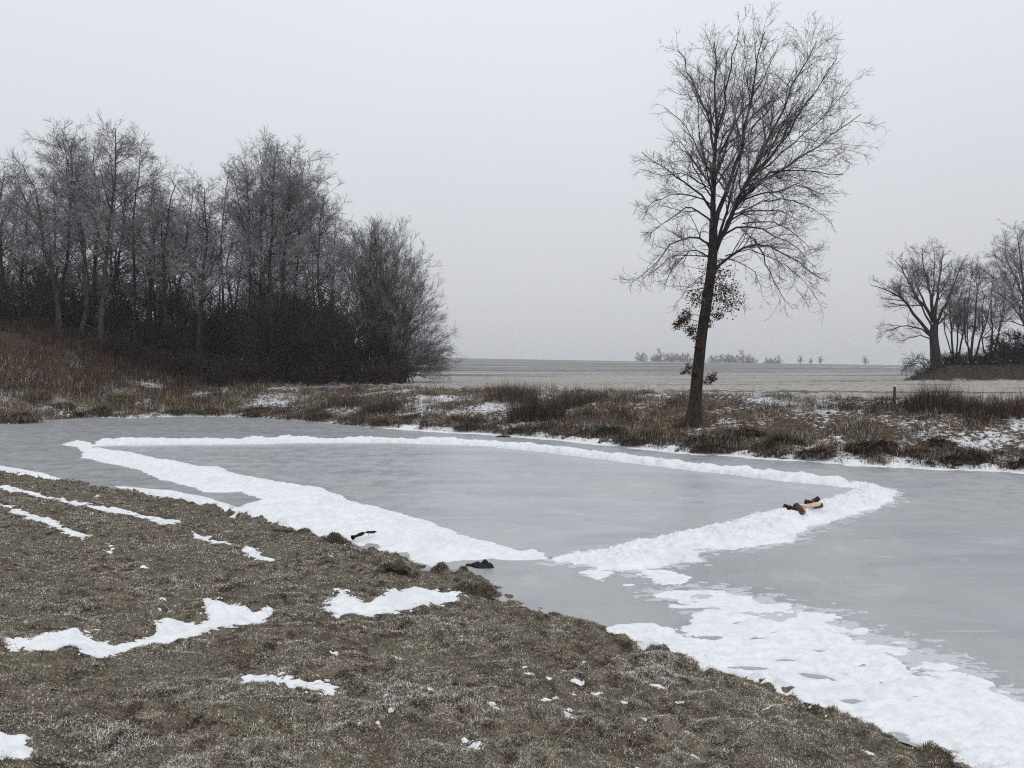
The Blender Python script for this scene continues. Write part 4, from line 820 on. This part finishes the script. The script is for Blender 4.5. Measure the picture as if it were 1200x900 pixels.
FT = [(751, 415, 5, 2), (768, 418, 6, 2), (774, 419, 11, 0), (782, 419, 8, 1), (789, 419, 8, 1), (797, 420, 10, 2), (806, 420, 9, 1), (836, 421, 8, 2), (845, 421, 9, 1), (853, 421, 10, 2), (861, 422, 10, 2), (871, 422, 13, 0), (876, 422, 9, 1), (882, 423, 8, 1),
      (900, 423, 6, 1), (906, 423, 7, 2), (914, 424, 8, 0), (938, 425, 9, 0), (950, 425, 7, 0), (961, 425, 9, 0), (1014, 427, 10, 1)]
FL = {0: 'tiny low bush at the left end of the horizon tree line', 1: 'low bush starting the faded row just left of the big trunk', 2: 'highest faded tree of the row left of the big trunk', 11: 'highest faded tree of the row right of the big trunk',
      17: 'first of the three small separate trees on the hazy horizon', 18: 'smallest middle one of the three separate trees on the horizon', 19: 'last of the three small separate trees on the hazy horizon', 20: 'single small tree alone on the horizon before the right mound'}
for i, (u, v, hp, kd) in enumerate(FT):
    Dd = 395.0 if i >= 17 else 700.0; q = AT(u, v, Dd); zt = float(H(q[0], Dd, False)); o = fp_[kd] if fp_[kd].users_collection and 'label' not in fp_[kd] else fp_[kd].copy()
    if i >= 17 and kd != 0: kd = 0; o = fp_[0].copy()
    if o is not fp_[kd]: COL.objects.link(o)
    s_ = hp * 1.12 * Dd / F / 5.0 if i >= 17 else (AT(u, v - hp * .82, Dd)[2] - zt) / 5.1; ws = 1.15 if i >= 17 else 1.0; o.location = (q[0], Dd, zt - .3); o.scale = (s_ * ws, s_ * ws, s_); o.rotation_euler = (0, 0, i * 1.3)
    lab = FL.get(i) or ('faded tree in the row just left of the big trunk on the horizon' if i < 7 else 'faded tree in the row just right of the big trunk on the horizon' if i < 14 else 'one of three low faded bushes in the gap of the horizon row')
    grp = 'separate trees on the horizon' if i >= 17 else 'faded row left of the big trunk' if i < 7 else 'faded row right of the big trunk' if i < 14 else 'three low faded bushes on the horizon'
    tag(o, lab, 'tree', grp)
if True:
    c0 = ON(1048, 470)

# ------------------------------------------------------------ fence post, wood, clump, stick, mound
def lathe_log(length, rad, mat_bark, mat_end, name, loc, rot, label, group, taper=.92, seed=0):
    """a short log along local X with a rough bark jacket and cut end faces"""
    rg = np.random.default_rng(seed); S, K = 18, 9; V_ = []; xs = np.linspace(-length / 2, length / 2, K)
    for k, xx in enumerate(xs):
        rr = rad * (1 + (taper - 1) * k / (K - 1))
        for s in range(S):
            a = s / S * 6.283; r1 = rr * (1 + .07 * math.sin(3 * a + k * .4) + .06 * rg.standard_normal() * .6); V_.append((xx + (.0 if 0 < k < K - 1 else rg.normal(0, .002)), r1 * math.cos(a), r1 * math.sin(a)))
    f = []
    for k in range(K - 1):
        for s in range(S): f.append((k * S + s, (k + 1) * S + s, (k + 1) * S + (s + 1) % S, k * S + (s + 1) % S))
    r = empty(name, loc, label, 'wood', group); r.rotation_euler = rot
    mesh_obj('bark', V_, [np.array(f)[:, ::-1]], mat_bark, r)
    V2 = []; f2 = []
    for e, (k, dx) in enumerate(((0, -.002), (K - 1, .002))):
        off = len(V2); ring = [V_[k * S + s] for s in range(S)]; V2.append((ring[0][0] + dx, 0, 0)); V2 += [(q[0] + dx, q[1] * .93, q[2] * .93) for q in ring]
        for s in range(S):
            tri = (off, off + 1 + s, off + 1 + (s + 1) % S); f2.append(tri if e else tri[::-1])
    mesh_obj('cut_ends', V2, [np.array(f2)], mat_end, r, smooth=False); return r
BK = two_tone('log_bark', (.014, .009, .008), (.065, .034, .026), 40, bump=.8, bd=.006)
BK2 = two_tone('log_bark_brown', (.03, .018, .013), (.13, .072, .05), 40, bump=.8, bd=.006)
PALE = two_tone('peeled_wood', (.50, .36, .26), (.68, .54, .42), 18, stretch=(.3, 1, 1), bump=.2, bd=.003)
END = two_tone('cut_wood', (.12, .06, .04), (.30, .17, .11), 30)
GW = 'short pieces of wood on the rink ridge'
def wood_at(u, v, z): d = ray(u, v); t_ = (z - EYE) / d[2]; return (d[0] * t_, d[1] * t_, z)
lathe_log(.25, .043, BK, END, 'wood_piece', wood_at(927, 595.5, .165), (0, R(12), R(-32)), 'dark bark covered wood piece at the left end, pointing onto the rink', GW, seed=1)
lathe_log(.21, .05, BK2, END, 'wood_piece', wood_at(937, 596.5, .19), (R(10), R(30), R(-66)), 'thick brown wood piece standing across the pale one', GW, seed=2)
lathe_log(.40, .040, PALE, PALE, 'wood_piece', wood_at(949.5, 592.5, .20), (0, R(-3), R(24)), 'long pale peeled wood piece in the middle of the heap', GW, seed=3)
lathe_log(.13, .042, BK, END, 'wood_piece', wood_at(947.5, 588.6, .21), (0, R(10), R(-15)), 'short dark block behind the middle of the pale wood', GW, seed=4)
lathe_log(.11, .044, BK, END, 'wood_piece', wood_at(956.5, 585.6, .23), (0, R(-25), R(15)), 'dark block on top at the far end of the pale wood', GW, seed=5)
lathe_log(.16, .036, BK2, END, 'wood_piece', wood_at(958.5, 592.6, .16), (0, R(-4), R(8)), 'dark brown piece low in front of the far end of the pale wood', GW, seed=6)

PW = two_tone('weathered_post', (.05, .043, .038), (.13, .115, .10), 30, stretch=(1, 1, .15), bump=.5, bd=.005)
q = ON(1048, 473); yb = q[1]; b = np.array([q[0], yb, float(H(q[0], yb))])
V_ = []; S = 10; prof = [(-.2, .05), (0, .052), (.25, .05), (.50, .049), (.57, .046), (.585, .03)]
for k, (zz, r0) in enumerate(prof):
    for s in range(S): a = s / S * 6.283; V_.append((r0 * math.cos(a) * (1 + .08 * math.sin(3 * a)) + .02 * zz, r0 * math.sin(a), zz))
V_.append((.012, 0, .59)); f4 = [(k * S + s, k * S + (s + 1) % S, (k + 1) * S + (s + 1) % S, (k + 1) * S + s) for k in range(len(prof) - 1) for s in range(S)]
f3 = [((len(prof) - 1) * S + s, (len(prof) - 1) * S + (s + 1) % S, len(V_) - 1) for s in range(S)]
tag(mesh_obj('fence_post', V_, [np.array(f4), np.array(f3)], PW, loc=b), 'short weathered wooden post on the bank top before the pale meadow', 'post')

# dark crumpled clump on the ice
rg = np.random.default_rng(5); CL = two_tone('black_cloth', (.008, .008, .012), (.03, .03, .042), 25, rough=.8, bump=.9, bd=.01)
b = G(563, 664); bvs = []; bfs = []; off = 0
gx, gy = np.meshgrid(np.linspace(-.24, .22, 70), np.linspace(-.13, .13, 44)); lob = np.zeros(gx.shape)
for cx, cyy, ra_, rb_, hh in [(.02, .0, .15, .10, .085), (.05, .03, .08, .06, .12), (-.08, .01, .10, .05, .055), (-.19, .0, .06, .03, .035), (.14, -.01, .07, .06, .07), (.0, -.05, .09, .05, .05)]:
    lob = np.maximum(lob, hh * np.sqrt(np.clip(1 - ((gx - cx) / ra_) ** 2 - ((gy - cyy) / rb_) ** 2, 0, 1)))
zz = lob * .8 * (1 + .35 * fbm(gx, gy, .06, 3, 141)) + .012 * fbm(gx, gy, .02, 2, 143) * (lob > .01) - .004 * (lob <= 0)
id_ = np.arange(gx.size).reshape(gx.shape); qd = np.stack([id_[:-1, :-1], id_[:-1, 1:], id_[1:, 1:], id_[1:, :-1]], -1).reshape(-1, 4); qd = qd[(lob.ravel()[qd] > 0).any(1)]
used = np.unique(qd); rm = -np.ones(gx.size, int); rm[used] = np.arange(len(used))
o = mesh_obj('dark_clump', np.stack([gx, gy, zz], -1).reshape(-1, 3)[used], [rm[qd]], CL, loc=(b[0], b[1], .003)); o.rotation_euler = (0, 0, R(-14)); o.scale = (.86, .86, .8)
tag(o, 'small blackish crumpled heap lying on the ice beside the grassy shore tip', 'heap')
# stick
a = wood_at(413, 630, .10); c2 = wood_at(441, 623, .11); P = resample([a, ((a[0] + c2[0]) / 2, (a[1] + c2[1]) / 2 + .03, .13), c2], 10)[None]; b1, r1 = spawn(P, np.full((1, 10), .01), rng, 14, .2, 1, (R(30), R(70)), .3, .12, 4, wob=.2, rmin=.006)
Vx, Qx = tubes([(P, np.linspace(.022, .012, 10)[None] * (1 + .25 * rng.standard_normal((1, 10))), 6), (b1, r1, 4)])
tag(mesh_obj('stick', Vx, [Qx], TWIG_DARK), 'short dark broken branch lying at the snow bank edge by the grass', 'stick')
# hollowed grass mound: a turf dome with a bare peaty hollow facing the viewer
def turf_mound(u, v, rx, ry, hh, label, hollow=True, seed=1):
    q = ON(u, v); rg = np.random.default_rng(seed)
    gx, gy = np.meshgrid(np.linspace(-1.25, 1.25, 70), np.linspace(-1.25, 1.25, 60)); rr = np.sqrt(gx ** 2 + gy ** 2)
    z = hh * np.clip(1 - rr ** 2.2, -.4, 1) + .012 * fbm(gx, gy, .25, 3, seed)
    X_, Y_ = gx * rx, gy * ry; hol = np.zeros(gx.shape)
    if hollow:
        hol = np.exp(-((gx - .05) / .62) ** 4 - ((gy + .62) / .45) ** 4); z = z - hol * hh * .85; Y_ = Y_ + hol * ry * .35
    z = z + Hc(q[0] + X_, q[1] + Y_) - q[2] - .01
    id_ = np.arange(gx.size).reshape(gx.shape); qd = np.stack([id_[:-1, :-1], id_[:-1, 1:], id_[1:, 1:], id_[1:, :-1]], -1).reshape(-1, 4); qd = qd[(rr.ravel()[qd] < 1.2).all(1)]
    used = np.unique(qd); rm = -np.ones(gx.size, int); rm[used] = np.arange(len(used)); Vv = np.stack([X_, Y_, z], -1).reshape(-1, 3)
    cc = np.where(hol.ravel()[:, None] > .45, np.array([[.028, .017, .009]]), np.array([[.085, .07, .045]])) * (1 + .2 * rg.standard_normal((gx.size, 1)))
    r = empty('grass_mound', (q[0], q[1], q[2]), label, 'mound')
    mesh_obj('soil', Vv[used], [rm[qd]], GRASS, r, colors=np.clip(cc[used], .005, 1))
    n = 5200; k = rg.choice(gx.size, n); k = k[(rr.ravel()[k] < 1.15) & (hol.ravel()[k] < .4)]; n = len(k)
    p = Vv[k] + rg.normal(0, .006, (n, 3)) * [1, 1, 0]; az = np.where(gy.ravel()[k] < 0, -np.pi / 2 + rg.normal(0, .8, n), rg.uniform(0, 6.28, n))
    Vb, q4, t3, c_ = blades(p[:, 0], p[:, 1], p[:, 2], rg.uniform(.03, .065, n), .005 * np.ones(n), rg.uniform(R(35), R(80), n), az, np.clip(pick(pal_a + pal_b[:2] + pal_c[:1], n), .01, .5), .6)
    mesh_obj('turf', Vb, [q4, t3], GRASS, r, smooth=False, colors=c_); return r
turf_mound(465, 672, .27, .24, .13, 'grassy mound with a dark brown hollow facing the camera')
turf_mound(517, 669, .12, .12, .05, 'small brown turf hump just right of the hollowed mound', False, 2)
turf_mound(543, 670, .06, .05, .08, 'narrow dark turf stump beside the blackish heap', False, 3)
turf_mound(398, 634, .17, .14, .045, 'dark turf hump at the snow bank where the stick lies', False, 4)
turf_mound(358, 625, .18, .14, .035, 'low turf hump at the near edge of the snow bank', False, 5)
turf_mound(558, 692, .26, .16, .06, 'dark brown turf hump at the tip of the shore right of the snow patch', False, 6)
turf_mound(330, 621, .13, .10, .03, 'small turf hump left of the other two at the snow bank', False, 7)

# ------------------------------------------------------------ haze
bm_v = [(x_, y_, z_) for x_ in (-1600, 1600) for y_ in (-1600, 1600) for z_ in (-8, 26)]
bf = np.array([(0, 1, 3, 2), (4, 6, 7, 5), (0, 4, 5, 1), (2, 3, 7, 6), (0, 2, 6, 4), (1, 5, 7, 3)])
hm = bpy.data.materials.new('haze_air'); hm.use_nodes = True; ht = hm.node_tree; ht.nodes.clear()
pv = ht.nodes.new('ShaderNodeVolumePrincipled'); ho = ht.nodes.new('ShaderNodeOutputMaterial'); ht.links.new(pv.outputs[0], ho.inputs['Volume'])
pv.inputs['Color'].default_value = (.80, .82, .86, 1); pv.inputs['Density'].default_value = .0006; pv.inputs['Anisotropy'].default_value = 0.0
hz = mesh_obj('haze', bm_v, [bf], hm, smooth=False); tag(hz, 'thin grey winter haze over the field and pond', 'haze', kind='stuff')
